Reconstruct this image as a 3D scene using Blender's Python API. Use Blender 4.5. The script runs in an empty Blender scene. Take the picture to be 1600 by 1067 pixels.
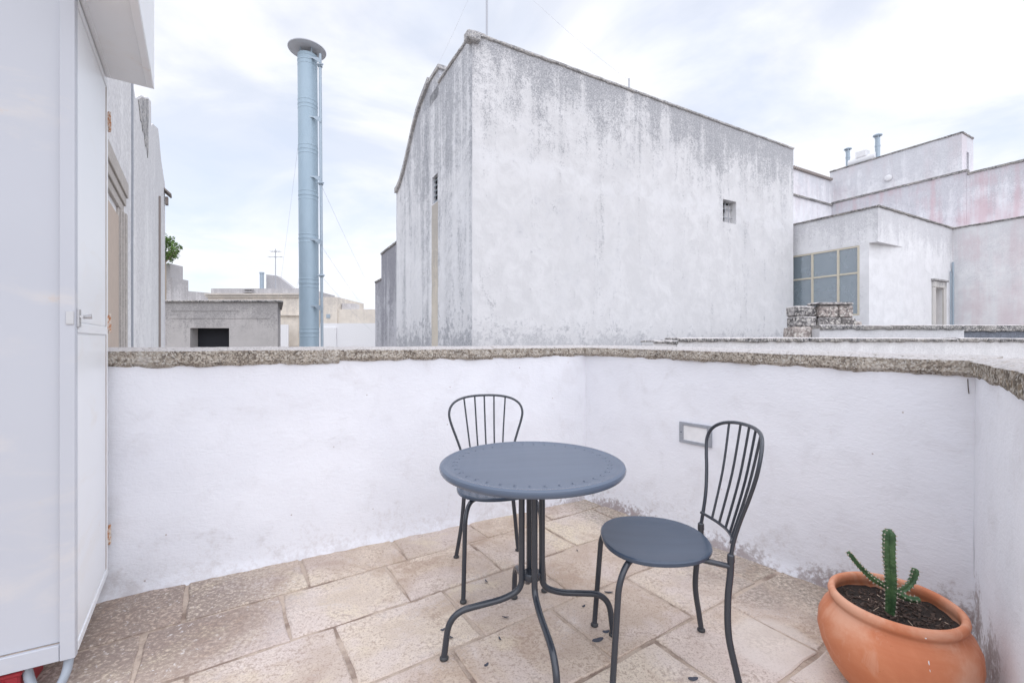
import bpy, math, random
from mathutils import Vector, noise, Matrix
random.seed(11)
scene = bpy.context.scene
COL = scene.collection
R = math.radians

# ------------------------------------------------------------------ camera
H = 1.167
cam_d = bpy.data.cameras.new('camera'); cam = bpy.data.objects.new('camera', cam_d); COL.objects.link(cam)
cam.location = (0, 0, H); cam.rotation_euler = (R(90), 0, 0)
cam_d.sensor_width = 36; cam_d.lens = 15.75; cam_d.clip_start = .05; cam_d.clip_end = 3000
scene.camera = cam

# ------------------------------------------------------------------ world / sun / exposure
SUN_EL, SUN_AZ = 64, 155          # azimuth clockwise from +Y
world = bpy.data.worlds.new('World'); scene.world = world; world.use_nodes = True
wt = world.node_tree; wt.nodes.clear()

class NT:
    """small node helper"""
    def __init__(s, tree): s.t = tree
    def n(s, typ, props=None, **inp):
        nd = s.t.nodes.new(typ)
        for k, v in (props or {}).items(): setattr(nd, k, v)
        for k, v in inp.items(): s.set(nd.inputs[k.replace('_', ' ')], v)
        return nd
    def set(s, sock, v):
        if isinstance(v, bpy.types.NodeSocket): s.t.links.new(v, sock)
        elif v is not None:
            if isinstance(v, (tuple, list)) and len(v) == 3 and sock.type == 'RGBA': v = (*v, 1)
            sock.default_value = v
    def m(s, op, a, b=None, c=None, clamp=False):
        nd = s.t.nodes.new('ShaderNodeMath'); nd.operation = op; nd.use_clamp = clamp
        s.set(nd.inputs[0], a)
        if b is not None: s.set(nd.inputs[1], b)
        if c is not None: s.set(nd.inputs[2], c)
        return nd.outputs[0]
    def vm(s, op, a, b=None):
        nd = s.t.nodes.new('ShaderNodeVectorMath'); nd.operation = op
        s.set(nd.inputs[0], a)
        if b is not None: s.set(nd.inputs[1], b)
        return nd.outputs['Value'] if op in ('DOT_PRODUCT', 'LENGTH') else nd.outputs[0]
    def mix(s, f, a, b, typ='MIX'):
        nd = s.t.nodes.new('ShaderNodeMix'); nd.data_type = 'RGBA'; nd.blend_type = typ; nd.clamp_factor = True
        s.set(nd.inputs[0], f); s.set(nd.inputs[6], a); s.set(nd.inputs[7], b)
        return nd.outputs[2]
    def noise(s, vec, scale, detail=4, rough=.55, dist=0.):
        nd = s.t.nodes.new('ShaderNodeTexNoise')
        s.set(nd.inputs['Vector'], vec); nd.inputs['Scale'].default_value = scale
        nd.inputs['Detail'].default_value = detail; nd.inputs['Roughness'].default_value = rough
        nd.inputs['Distortion'].default_value = dist
        return nd.outputs[0]
    def voro(s, vec, scale, feature='F1', out='Distance'):
        nd = s.t.nodes.new('ShaderNodeTexVoronoi'); nd.feature = feature
        s.set(nd.inputs['Vector'], vec); nd.inputs['Scale'].default_value = scale
        return nd.outputs[out]
    def step(s, v, lo, hi):               # smooth 0..1 between lo and hi
        nd = s.t.nodes.new('ShaderNodeMapRange'); nd.interpolation_type = 'SMOOTHSTEP'
        s.set(nd.inputs[0], v); s.set(nd.inputs[1], lo); s.set(nd.inputs[2], hi)
        nd.inputs[3].default_value = 0; nd.inputs[4].default_value = 1
        return nd.outputs[0]
    def sep(s, v):
        nd = s.t.nodes.new('ShaderNodeSeparateXYZ'); s.set(nd.inputs[0], v); return nd.outputs
    def comb(s, x, y, z):
        nd = s.t.nodes.new('ShaderNodeCombineXYZ')
        for i, v in enumerate((x, y, z)): s.set(nd.inputs[i], v)
        return nd.outputs[0]

w = NT(wt)
sky = w.n('ShaderNodeTexSky', dict(sky_type='NISHITA', sun_disc=False, sun_elevation=R(SUN_EL), sun_rotation=R(SUN_AZ), air_density=1.0, dust_density=1.5, ozone_density=1.0))
skyc = w.mix(1.0, sky.outputs[0], (.12, .12, .12), 'MULTIPLY')
dirv = w.n('ShaderNodeTexCoord').outputs['Generated']
dx, dy, dz = w.sep(dirv)
den = w.m('ADD', w.m('MAXIMUM', dz, 0.0), .22)
uv = w.comb(w.m('DIVIDE', dx, den), w.m('DIVIDE', dy, den), 0.0)
n1 = w.noise(w.vm('ADD', uv, (3.1, 1.7, 0)), 1.1, 7, .55, .6)
n2 = w.noise(w.vm('ADD', uv, (9.3, 4.2, 2)), 2.3, 6, .55, .8)
cover = w.step(n1, .34, .56)
cloudc = w.mix(w.step(n2, .36, .64), (.59, .61, .665), (.64, .645, .675))
cover = w.m('ADD', w.m('MULTIPLY', cover, .36), .64)
allc = w.mix(cover, skyc, cloudc)
bg = w.n('ShaderNodeBackground', Color=allc, Strength=1.0)
wo = w.n('ShaderNodeOutputWorld'); wt.links.new(bg.outputs[0], wo.inputs[0])

sd = bpy.data.lights.new('sun', 'SUN'); sd.energy = 1.5; sd.angle = R(115); sd.color = (.89, .905, 1.0)
sun = bpy.data.objects.new('sun', sd); COL.objects.link(sun)
tosun = Vector((math.sin(R(SUN_AZ))*math.cos(R(SUN_EL)), math.cos(R(SUN_AZ))*math.cos(R(SUN_EL)), math.sin(R(SUN_EL))))
sun.rotation_euler = tosun.to_track_quat('Z', 'Y').to_euler()
sun.location = tosun*30
vs = scene.view_settings; vs.view_transform = 'Standard'; vs.look = 'None'; vs.gamma = 1; vs.exposure = 0.76
vs.use_curve_mapping = False
scene.cycles.max_bounces = 6

# ------------------------------------------------------------------ geometry helpers
def V(*a): return Vector(a)
def nz(x, y, z, s=1.): return noise.noise(Vector((x*s, y*s, z*s)))

class MB:
    def __init__(s): s.v = []; s.f = []
    def add(s, vs, fs):
        o = len(s.v); s.v += [Vector(p) for p in vs]; s.f += [tuple(i+o for i in f) for f in fs]
    def quad(s, a, b, c, d): s.add([a, b, c, d], [(0, 1, 2, 3)])
    def prism(s, poly, z0, z1):
        """vertical prism over a 2d outline; z1 may be a list of heights"""
        n = len(poly); zt = z1 if isinstance(z1, (list, tuple)) else [z1]*n
        a2 = sum(poly[i][0]*poly[(i+1) % n][1]-poly[(i+1) % n][0]*poly[i][1] for i in range(n))
        if a2 < 0: poly = poly[::-1]; zt = list(zt)[::-1]
        vs = [(p[0], p[1], z0) for p in poly]+[(p[0], p[1], zt[i]) for i, p in enumerate(poly)]
        s.add(vs, [tuple(range(n))[::-1], tuple(range(n, 2*n))]+[(i, (i+1) % n, n+(i+1) % n, n+i) for i in range(n)])
    def obox(s, c, ux, uy, uz, hx, hy, hz, bev=0.):
        """oriented box, optionally with bevelled edges"""
        c = Vector(c); ux, uy, uz = (Vector(q).normalized() for q in (ux, uy, uz))
        if bev <= 0:
            vs = [c+ux*hx*a+uy*hy*b+uz*hz*d for d in (-1, 1) for a, b in ((-1, -1), (1, -1), (1, 1), (-1, 1))]
            s.add(vs, [(3, 2, 1, 0), (4, 5, 6, 7), (0, 1, 5, 4), (1, 2, 6, 5), (2, 3, 7, 6), (3, 0, 4, 7)]); return
        rings = []
        for zf, ins in ((-hz, bev), (-hz+bev, 0), (hz-bev, 0), (hz, bev)):
            X, Y = hx-ins, hy-ins; b = bev if ins == 0 else bev*.5
            pts = [(-X+b, -Y), (X-b, -Y), (X, -Y+b), (X, Y-b), (X-b, Y), (-X+b, Y), (-X, Y-b), (-X, -Y+b)]
            rings.append([c+ux*p[0]+uy*p[1]+uz*zf for p in pts])
        o = sum(rings, []); fs = [tuple(range(8))[::-1], tuple(range(24, 32))]
        for k in range(3):
            for i in range(8): fs.append((k*8+i, k*8+(i+1) % 8, k*8+8+(i+1) % 8, k*8+8+i))
        s.add(o, fs)
    def box(s, x0, x1, y0, y1, z0, z1, bev=0.):
        s.obox(((x0+x1)/2, (y0+y1)/2, (z0+z1)/2), (1, 0, 0), (0, 1, 0), (0, 0, 1), abs(x1-x0)/2, abs(y1-y0)/2, abs(z1-z0)/2, bev)
    def tube(s, pts, r, seg=10, cap=True):
        pts = [Vector(p) for p in pts]; n = len(pts)
        rr = r if isinstance(r, (list, tuple)) else [r]*n
        t0 = (pts[1]-pts[0]).normalized()
        up = Vector((0, 0, 1)) if abs(t0.z) < .9 else Vector((1, 0, 0))
        a = t0.cross(up).normalized(); vs = []
        for i, p in enumerate(pts):
            t = (pts[min(i+1, n-1)]-pts[max(i-1, 0)]).normalized()
            a = (a-t*a.dot(t)).normalized(); b = t.cross(a)
            for k in range(seg):
                an = 2*math.pi*k/seg; vs.append(p+(a*math.cos(an)+b*math.sin(an))*rr[i])
        fs = []
        for i in range(n-1):
            for k in range(seg): fs.append((i*seg+k, i*seg+(k+1) % seg, (i+1)*seg+(k+1) % seg, (i+1)*seg+k))
        if cap: fs += [tuple(range(seg))[::-1], tuple(range((n-1)*seg, n*seg))]
        s.add(vs, fs)
    def lathe(s, prof, c=(0, 0, 0), seg=48, closed=False):
        c = Vector(c); n = len(prof); vs = []
        for r, z in prof:
            for k in range(seg):
                an = 2*math.pi*k/seg; vs.append(c+Vector((r*math.cos(an), r*math.sin(an), z)))
        fs = []
        for i in range(n-1 if not closed else n):
            j = (i+1) % n
            for k in range(seg): fs.append((i*seg+k, i*seg+(k+1) % seg, j*seg+(k+1) % seg, j*seg+k))
        if not closed:
            if prof[0][0] > 1e-5: fs.append(tuple(range(seg))[::-1])
            if prof[-1][0] > 1e-5: fs.append(tuple(range((n-1)*seg, n*seg)))
        s.add(vs, fs)
    def build(s, name, mat, parent=None, smooth=False, origin=None, kind=None):
        if origin is None:
            if parent is not None: origin = Vector((0, 0, 0)) if parent.get('_local') else wloc(parent)
            else:
                xs = [p.x for p in s.v]; ys = [p.y for p in s.v]; zs = [p.z for p in s.v]
                origin = Vector(((min(xs)+max(xs))/2, (min(ys)+max(ys))/2, min(zs)))
        me = bpy.data.meshes.new(name); me.from_pydata([tuple(p-origin) for p in s.v], [], s.f); me.update(); me.validate()
        if smooth:
            me.polygons.foreach_set('use_smooth', [True]*len(me.polygons))
        me.materials.append(mat)
        o = bpy.data.objects.new(name, me); COL.objects.link(o)
        if parent is None: o.location = origin
        else: o.parent = parent
        if smooth == 'auto': me.set_sharp_from_angle(angle=R(38))
        elif smooth == 'crisp': me.set_sharp_from_angle(angle=R(14))
        if parent is not None and parent.get('_local'): o['_local'] = 1
        if kind: o['kind'] = kind
        return o

def wloc(o):
    l = Vector(o.location)
    while o.parent is not None: o = o.parent; l = l+Vector(o.location)
    return l
def tag(o, label=None, cat=None, group=None, kind=None):
    for k, v in (('label', label), ('category', cat), ('group', group), ('kind', kind)):
        if v: o[k] = v
    return o
def thing(name, loc, label, cat, group=None, rz=0, local=False):
    o = bpy.data.objects.new(name, None); COL.objects.link(o); o.location = loc; o.rotation_euler = (0, 0, rz)
    o.empty_display_size = .1
    if local: o['_local'] = 1
    return tag(o, label, cat, group)
def copy_tree(o, parent=None):
    c = o.copy(); COL.objects.link(c); c.parent = parent
    for ch in list(o.children): copy_tree(ch, c)
    return c
def smooth_path(pts, n=8):
    pts = [Vector(p) for p in pts]; out = []
    for i in range(len(pts)-1):
        p0, p1, p2, p3 = pts[max(i-1, 0)], pts[i], pts[i+1], pts[min(i+2, len(pts)-1)]
        for k in range(n):
            t = k/n
            out.append(.5*((2*p1)+(p2-p0)*t+(2*p0-5*p1+4*p2-p3)*t*t+(3*p1-p0-3*p2+p3)*t**3))
    out.append(pts[-1]); return out
def fillet(pts, r, n=7):
    """polyline with rounded bends"""
    pts = [Vector(p) for p in pts]; out = [pts[0]]
    rr = r if isinstance(r, (list, tuple)) else [r]*(len(pts)-2)
    for i in range(1, len(pts)-1):
        a, b, c = pts[i-1], pts[i], pts[i+1]
        d1, d2 = (a-b).normalized(), (c-b).normalized()
        q = min(rr[i-1], (a-b).length*.49, (c-b).length*.49)
        p, e = b+d1*q, b+d2*q
        for k in range(n+1):
            t = k/n; out.append(p*(1-t)**2+b*2*t*(1-t)+e*t*t)
    out.append(pts[-1]); return out

# ------------------------------------------------------------------ materials
def newmat(name):
    m = bpy.data.materials.new(name); m.use_nodes = True; m.node_tree.nodes.clear()
    t = NT(m.node_tree); b = t.n('ShaderNodeBsdfPrincipled'); o = t.n('ShaderNodeOutputMaterial')
    m.node_tree.links.new(b.outputs[0], o.inputs[0]); return m, t, b
def bump(t, b, h, strength, dist=.01):
    nd = t.n('ShaderNodeBump', Strength=strength, Distance=dist, Height=h); t.t.links.new(nd.outputs[0], b.inputs['Normal'])
def pos(t): return t.n('ShaderNodeNewGeometry').outputs['Position']

def simple(name, col, rough=.5, metal=0., var=.12, scale=20., bmp=0., spec=.5, objc=False):
    m, t, b = newmat(name)
    p = t.n('ShaderNodeTexCoord').outputs['Object'] if objc else pos(t)
    n = t.noise(p, scale, 5)
    c = t.mix(n, tuple(x*(1-var) for x in col), tuple(min(1, x*(1+var)) for x in col))
    t.set(b.inputs['Base Color'], c); b.inputs['Metallic'].default_value = metal
    t.set(b.inputs['Roughness'], t.m('ADD', t.m('MULTIPLY', n, .15), rough-.075)); b.inputs['Specular IOR Level'].default_value = spec
    if bmp: bump(t, b, t.noise(p, scale*4, 4), bmp, .004)
    return m

def plaster(name, base=(.74, .73, .73), stain=(.30, .31, .35), top=None, length=2.5, amount=.6, mott=.35, off=0.,
            tint=None, tint_amt=.0, tint_top=None, band=None, bumpk=.35, sc=1., bottom=None, vbands=(), grad=.24):
    """weathered lime render: mottling, rain streaks below the top edge, worn patches"""
    m, t, b = newmat(name); p = t.vm('ADD', pos(t), (off, off*1.7, 0)); x, y, z = t.sep(p)
    big = t.noise(p, .55*sc, 6, .6); mid = t.noise(p, 2.3*sc, 7, .62, .4); fine = t.noise(p, 14*sc, 5, .6)
    c = t.mix(t.step(mid, .35, .7), tuple(q*.93 for q in base), tuple(min(q*1.06, .86) for q in base))
    grey = tuple(base[i]*.6+stain[i]*.4 for i in range(3))
    patch = t.m('MULTIPLY', t.step(t.m('ADD', big, t.m('MULTIPLY', t.m('SUBTRACT', mid, .5), .9)), .52, .75), mott)
    c = t.mix(patch, c, grey)
    sv = t.comb(t.m('MULTIPLY', x, 3.2*sc), t.m('MULTIPLY', y, 3.2*sc), t.m('MULTIPLY', z, .22*sc))
    st = t.noise(sv, 1.0, 6, .62, .25); rag = t.noise(p, 9*sc, 6, .68, .5)
    blot = t.noise(p, 1.1*sc, 6, .68, .8)
    st2 = t.m('ADD', t.m('ADD', t.m('MULTIPLY', st, .42), t.m('MULTIPLY', rag, .26)), t.m('MULTIPLY', blot, .28))
    pit = t.noise(p, 34*sc, 4, .7); st2 = t.m('ADD', st2, t.m('MULTIPLY', t.m('SUBTRACT', pit, .42), .34))
    stain_lo = stain; stain = t.mix(t.step(pit, .36, .62), tuple(q*.5+base[i]*.5 for i, q in enumerate(stain_lo)), tuple(q*.72 for q in stain_lo))
    if top is not None:
        g = t.n('ShaderNodeMapRange'); t.set(g.inputs[0], z); g.inputs[1].default_value = top-length; g.inputs[2].default_value = top
        g = g.outputs[0]
        v = t.m('ADD', st2, t.m('MULTIPLY', t.m('POWER', g, 1.3, clamp=True), grad))
        c = t.mix(t.m('MULTIPLY', t.step(v, .555, .70), amount), c, stain)
    if bottom is not None:
        g = t.n('ShaderNodeMapRange'); t.set(g.inputs[0], z); g.inputs[1].default_value = bottom[0]+bottom[1]; g.inputs[2].default_value = bottom[0]
        v = t.m('ADD', t.m('ADD', t.m('MULTIPLY', mid, .5), t.m('MULTIPLY', rag, .5)), t.m('MULTIPLY', g.outputs[0], .25))
        c = t.mix(t.m('MULTIPLY', t.step(v, .6, .74), bottom[2]), c, stain)
    for (o, dr, l0, hw_, am) in vbands:      # individual run-off streaks at a place along the wall
        l = t.vm('DOT_PRODUCT', t.vm('SUBTRACT', pos(t), (o.x, o.y, 0)), (dr.x, dr.y, 0))
        dl = t.m('ABSOLUTE', t.m('SUBTRACT', t.m('ADD', l, t.m('MULTIPLY', t.m('SUBTRACT', blot, .5), .3)), l0))
        c = t.mix(t.m('MULTIPLY', t.m('MULTIPLY', t.step(dl, hw_, hw_*.3), t.step(st2, .40, .60)), am), c, stain)
    thin = t.m('MULTIPLY', t.step(st2, .60, .74), amount*.17); c = t.mix(thin, c, stain)
    if band is not None:                    # newer strip of render, paler than the rest
        d = t.m('ABSOLUTE', t.m('SUBTRACT', t.m('ADD', z, t.m('MULTIPLY', big, .25)), band[0]+.12))
        c = t.mix(t.m('MULTIPLY', t.step(d, band[1], band[1]*.35), t.m('MULTIPLY', t.step(mid, .35, .6), .42)), c, (.76, .76, .775))
    if tint is not None:
        tn = t.m('MULTIPLY', t.step(t.m('ADD', t.m('MULTIPLY', t.noise(sv, .6, 5, .6), .5), t.m('MULTIPLY', big, .5)), .46, .62), tint_amt)
        c = t.mix(tn, c, tint)
    pits = t.step(t.noise(p, 30*sc, 3, .6), .70, .76); c = t.mix(t.m('MULTIPLY', pits, .35), c, stain)
    t.set(b.inputs['Base Color'], c); b.inputs['Roughness'].default_value = .9; b.inputs['Specular IOR Level'].default_value = .25
    bump(t, b, t.m('ADD', t.m('MULTIPLY', mid, .6), t.m('MULTIPLY', rag, .6)), bumpk, .04/sc)
    return m

def lime_wall(name, mould=()):
    """thick white lime wash over rough render; mould = list of (x, y, radius, zmax, amount) damp spots"""
    m, t, b = newmat(name); p = pos(t); x, y, z = t.sep(p)
    big = t.noise(p, 1.6, 5, .55); mid = t.noise(p, 7, 6, .6, .5)
    brush = t.noise(t.vm('MULTIPLY', p, (26, 26, 60)), 1.0, 5, .6, .8)
    fine = t.noise(p, 95, 3, .6)
    c = t.mix(t.step(big, .3, .7), (.765, .775, .82), (.815, .825, .865))
    c = t.mix(t.m('MULTIPLY', t.step(mid, .50, .72), .36), c, (.66, .655, .68))
    # soft grime at the foot, ragged
    g = t.n('ShaderNodeMapRange'); t.set(g.inputs[0], z); g.inputs[1].default_value = .30; g.inputs[2].default_value = 0
    foot = g.outputs[0]; sp = t.noise(p, 42, 5, .7); rag = t.m('ADD', t.m('MULTIPLY', sp, .6), t.m('MULTIPLY', mid, .4))
    c = t.mix(t.m('MULTIPLY', t.step(t.m('ADD', rag, t.m('MULTIPLY', foot, .16)), .58, .75), .30), c, (.47, .42, .40))
    for (mx, my, rad, zm, am) in mould:
        dist = t.vm('LENGTH', t.vm('MULTIPLY', t.vm('SUBTRACT', p, (mx, my, 0)), (1/rad, 1/rad, 1/zm)))
        near = t.step(dist, 1.0, .15)
        v = t.m('ADD', rag, t.m('MULTIPLY', near, .30))
        c = t.mix(t.m('MULTIPLY', t.m('MULTIPLY', t.step(v, .64, .80), near), am), c, (.28, .225, .215))
    # few pinholes
    c = t.mix(t.m('MULTIPLY', t.step(t.voro(p, 7.), .035, .02), .7), c, (.35, .27, .24))
    t.set(b.inputs['Base Color'], c); b.inputs['Roughness'].default_value = .85; b.inputs['Specular IOR Level'].default_value = .3
    hgt = t.m('ADD', t.m('ADD', t.m('MULTIPLY', brush, .55), t.m('MULTIPLY', mid, .7)), t.m('MULTIPLY', fine, .18))
    bump(t, b, hgt, .34, .012)
    return m

def rough_stone(name, cols=((.15, .125, .105), (.48, .42, .35), (.68, .625, .55)), scale=1., warm=0.):
    """porous weathered coping stone with lichen"""
    m, t, b = newmat(name); p = pos(t)
    a = t.noise(p, 52*scale, 6, .72, .3); k = t.noise(p, 9*scale, 5, .6, .4); v = t.noise(p, 3.2*scale, 4)
    vo = t.voro(p, 75*scale)
    e = t.m('ADD', t.m('MULTIPLY', a, .8), t.m('MULTIPLY', t.m('SUBTRACT', k, .5), .42))
    rp = t.n('ShaderNodeValToRGB', Fac=e); cr = rp.color_ramp
    cr.elements[0].position = .27; cr.elements[0].color = (*cols[0], 1); cr.elements[1].position = .56; cr.elements[1].color = (*cols[2], 1)
    e1 = cr.elements.new(.40); e1.color = (*cols[1], 1)
    c = rp.outputs[0]
    vc = t.sep(t.voro(p, 165*scale, 'F1', 'Color'))[0]; c = t.mix(t.m('MULTIPLY', t.step(vc, .68, .80), t.m('ADD', t.m('MULTIPLY', t.step(v, .30, .6), .6), .3)), c, (.68, .65, .60)); c = t.mix(t.m('MULTIPLY', t.step(vc, .30, .2), t.m('ADD', t.m('MULTIPLY', t.step(v, .65, .4), .5), .25)), c, cols[0])
    c = t.mix(t.m('MULTIPLY', t.step(v, .5, .68), .45), c, (.36, .29, .20) if warm else (.34, .31, .28))
    c = t.mix(t.m('MULTIPLY', t.step(k, .60, .74), .55), c, (.57, .54, .52))
    nrm = t.sep(t.n('ShaderNodeNewGeometry').outputs['Normal'])[2]
    c = t.mix(t.m('MULTIPLY', t.step(nrm, .55, .95), t.step(a, .28, .5)), c, (.62, .59, .58))     # paler on upward faces
    if warm: c = t.mix(t.m('MULTIPLY', t.step(t.noise(p, 30, 4), .55, .7), warm), c, (.42, .27, .12))
    t.set(b.inputs['Base Color'], c); b.inputs['Roughness'].default_value = .95; b.inputs['Specular IOR Level'].default_value = .15
    bump(t, b, t.m('ADD', a, t.m('MULTIPLY', vo, -.5)), .9, .02)
    return m

def paving():
    m, t, b = newmat('limestone_paving'); p = pos(t)
    rnd = t.n('ShaderNodeObjectInfo').outputs['Random']
    ps = t.vm('ADD', p, t.comb(t.m('MULTIPLY', rnd, 7.), t.m('MULTIPLY', rnd, 3.), 0.))
    big = t.noise(p, 1.5, 5, .6, .3); mid = t.noise(ps, 6.5, 6, .62, .1); fine = t.noise(ps, 62, 5, .72); gr = t.noise(ps, 150, 3, .65)
    c = t.mix(t.step(mid, .3, .7), (.49, .39, .315), (.70, .60, .495))
    r2 = t.m('FRACT', t.m('MULTIPLY', rnd, 7.31))
    c = t.mix(t.m('MULTIPLY', t.step(rnd, .35, 1.), .55), c, (.70, .62, .51)); c = t.mix(t.m('MULTIPLY', t.step(r2, .55, 1.), .5), c, (.45, .36, .30))
    st = t.noise(p, 2.6, 6, .65, .7); c = t.mix(t.m('MULTIPLY', t.step(st, .49, .64), .62), c, (.39, .28, .205))
    c = t.mix(t.m('MULTIPLY', t.step(big, .47, .68), .45), c, (.50, .42, .39))
    c = t.mix(t.m('MULTIPLY', t.step(t.noise(p, 1.9, 5, .65, .5), .48, .62), .5), c, (.66, .58, .555)); c = t.mix(t.m('MULTIPLY', t.step(t.noise(t.vm('ADD', p, (5, 2, 0)), 2.2, 5, .65, .5), .54, .66), .5), c, (.70, .61, .45))
    lime = t.m('MULTIPLY', t.step(t.m('ADD', t.m('MULTIPLY', t.noise(p, 3.1, 6, .7, .8), .6), t.m('MULTIPLY', fine, .4)), .52, .62), .5)
    c = t.mix(lime, c, (.71, .66, .63))
    # brown pitting
    e = t.m('ADD', t.m('MULTIPLY', fine, .68), t.m('MULTIPLY', mid, .32))
    c = t.mix(t.m('MULTIPLY', t.step(e, .505, .59), .52), c, (.31, .22, .17))
    c = t.mix(t.m('MULTIPLY', t.step(gr, .51, .64), .50), c, (.30, .215, .175))
    # damp, algae-grey zone along the right wall foot
    x, y, z = t.sep(p)
    dw = t.m('ADD', t.m('MULTIPLY', t.m('SUBTRACT', x, .547), .782), t.m('MULTIPLY', t.m('SUBTRACT', y, 3.33), .624))   # <0 inside
    zone = t.m('ADD', t.m('ADD', dw, .34), t.m('MULTIPLY', t.m('SUBTRACT', big, .5), 1.1))
    al = t.m('MULTIPLY', t.step(zone, -.02, .22), t.step(fine, .33, .62))
    c = t.mix(t.m('MULTIPLY', al, .75), c, (.235, .205, .175))
    # dark worn patch with lime splashes at the back left
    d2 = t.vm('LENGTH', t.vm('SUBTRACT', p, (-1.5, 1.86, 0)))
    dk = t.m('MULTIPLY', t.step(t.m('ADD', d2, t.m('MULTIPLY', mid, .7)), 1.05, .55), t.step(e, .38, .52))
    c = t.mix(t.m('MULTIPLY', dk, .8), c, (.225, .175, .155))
    spl = t.m('MULTIPLY', t.step(t.m('ADD', t.m('MULTIPLY', t.noise(p, 48, 5, .7), .7), t.m('MULTIPLY', mid, .3)), .575, .63), t.step(d2, .8, .3)); c = t.mix(t.m('MULTIPLY', spl, .8), c, (.70, .665, .65))
    d3 = t.vm('LENGTH', t.vm('SUBTRACT', p, (1.02, 1.72, 0))); c = t.mix(t.m('MULTIPLY', t.step(t.m('ADD', d3, t.m('MULTIPLY', mid, .1)), .24, .19), .55), c, (.66, .60, .55))
    t.set(b.inputs['Base Color'], c); b.inputs['Roughness'].default_value = .82; b.inputs['Specular IOR Level'].default_value = .3
    bump(t, b, t.m('SUBTRACT', t.m('ADD', t.m('MULTIPLY', mid, .7), t.m('MULTIPLY', gr, .2)), t.m('MULTIPLY', t.step(e, .53, .66), .35)), .38, .008)
    return m

def mortar():
    m, t, b = newmat('joint_mortar'); p = pos(t)
    k = t.noise(p, 5, 5, .6); f = t.noise(p, 70, 5, .7)
    c = t.mix(t.step(k, .36, .54), (.27, .20, .16), (.54, .44, .36)); c = t.mix(t.m('MULTIPLY', t.step(f, .5, .7), .5), c, (.29, .235, .21))
    t.set(b.inputs['Base Color'], c); b.inputs['Roughness'].default_value = .95; bump(t, b, f, .8, .01); return m

def painted_metal(name, col, rough=.42, brushed=True, spec=.5):
    m, t, b = newmat(name); p = t.n('ShaderNodeTexCoord').outputs['Object']
    st = t.noise(t.vm('MULTIPLY', p, (2.0, 12, 2.0)), 1.3, 3, .5, .3); f = t.noise(p, 160, 2)
    c = t.mix(t.step(st, .3, .75), tuple(q*.96 for q in col), tuple(q*1.05 for q in col)) if brushed else t.mix(f, tuple(q*.9 for q in col), tuple(q*1.1 for q in col))
    t.set(b.inputs['Base Color'], c); b.inputs['Specular IOR Level'].default_value = spec
    t.set(b.inputs['Roughness'], t.m('ADD', t.m('MULTIPLY', st, .02), rough-.01)); return m

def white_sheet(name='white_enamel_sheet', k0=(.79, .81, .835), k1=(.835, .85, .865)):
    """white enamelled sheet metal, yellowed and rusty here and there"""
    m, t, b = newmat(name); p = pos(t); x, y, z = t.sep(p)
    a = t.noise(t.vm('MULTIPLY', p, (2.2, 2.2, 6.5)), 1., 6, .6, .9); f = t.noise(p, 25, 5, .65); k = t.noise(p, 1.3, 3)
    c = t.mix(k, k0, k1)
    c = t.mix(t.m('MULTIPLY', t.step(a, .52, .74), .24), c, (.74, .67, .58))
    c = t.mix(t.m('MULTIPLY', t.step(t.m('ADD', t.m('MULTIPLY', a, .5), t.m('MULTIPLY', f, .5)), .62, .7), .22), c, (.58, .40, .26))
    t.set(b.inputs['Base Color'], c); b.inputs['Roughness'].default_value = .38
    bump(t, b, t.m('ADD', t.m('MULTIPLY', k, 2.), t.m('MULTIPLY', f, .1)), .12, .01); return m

def rusty(name='rusty_hinge_metal'):
    m, t, b = newmat(name); p = pos(t); f = t.noise(p, 60, 5, .7)
    t.set(b.inputs['Base Color'], t.mix(t.step(f, .42, .58), (.62, .56, .50), (.42, .17, .06))); b.inputs['Roughness'].default_value = .7; return m

def terracotta():
    m, t, b = newmat('terracotta'); p = t.n('ShaderNodeTexCoord').outputs['Object']; x, y, z = t.sep(p)
    a = t.noise(p, 5, 6, .6, .5); f = t.noise(p, 60, 4, .65)
    rings = t.noise(t.comb(t.m('MULTIPLY', a, .4), 0., t.m('MULTIPLY', z, 110.)), 1., 3, .6)
    c = t.mix(t.step(a, .32, .7), (.54, .175, .08), (.68, .275, .145)); c = t.mix(t.m('MULTIPLY', rings, .22), c, (.68, .34, .21))
    salt = t.m('MULTIPLY', t.step(t.m('ADD', a, t.m('MULTIPLY', z, .6)), .58, .8), .45); c = t.mix(salt, c, (.70, .47, .36))
    c = t.mix(t.m('MULTIPLY', t.step(f, .66, .72), .35), c, (.36, .12, .05))
    wm = t.noise(t.vm('MULTIPLY', p, (9, 9, 4)), 1., 6, .7, 1.2); c = t.mix(t.m('MULTIPLY', t.step(wm, .54, .66), .28), c, (.72, .44, .32)); c = t.mix(t.m('MULTIPLY', t.m('MULTIPLY', t.step(z, .268, .276), t.step(z, .292, .282)), .4), c, (.33, .13, .07))
    t.set(b.inputs['Base Color'], c); b.inputs['Roughness'].default_value = .68; b.inputs['Specular IOR Level'].default_value = .3
    bump(t, b, t.m('ADD', t.m('MULTIPLY', rings, .5), t.m('MULTIPLY', f, .25)), .22, .004); return m

def steel_pipe():
    m, t, b = newmat('galvanised_flue'); p = pos(t)
    a = t.noise(t.vm('MULTIPLY', p, (4, 4, 1.2)), 1.5, 5, .6, .4); f = t.noise(p, 30, 4)
    c = t.mix(a, (.30, .40, .475), (.40, .50, .575)); c = t.mix(t.m('MULTIPLY', t.step(f, .62, .72), .25), c, (.25, .32, .37))
    t.set(b.inputs['Base Color'], c); b.inputs['Metallic'].default_value = .2; b.inputs['Roughness'].default_value = .5; return m

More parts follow.
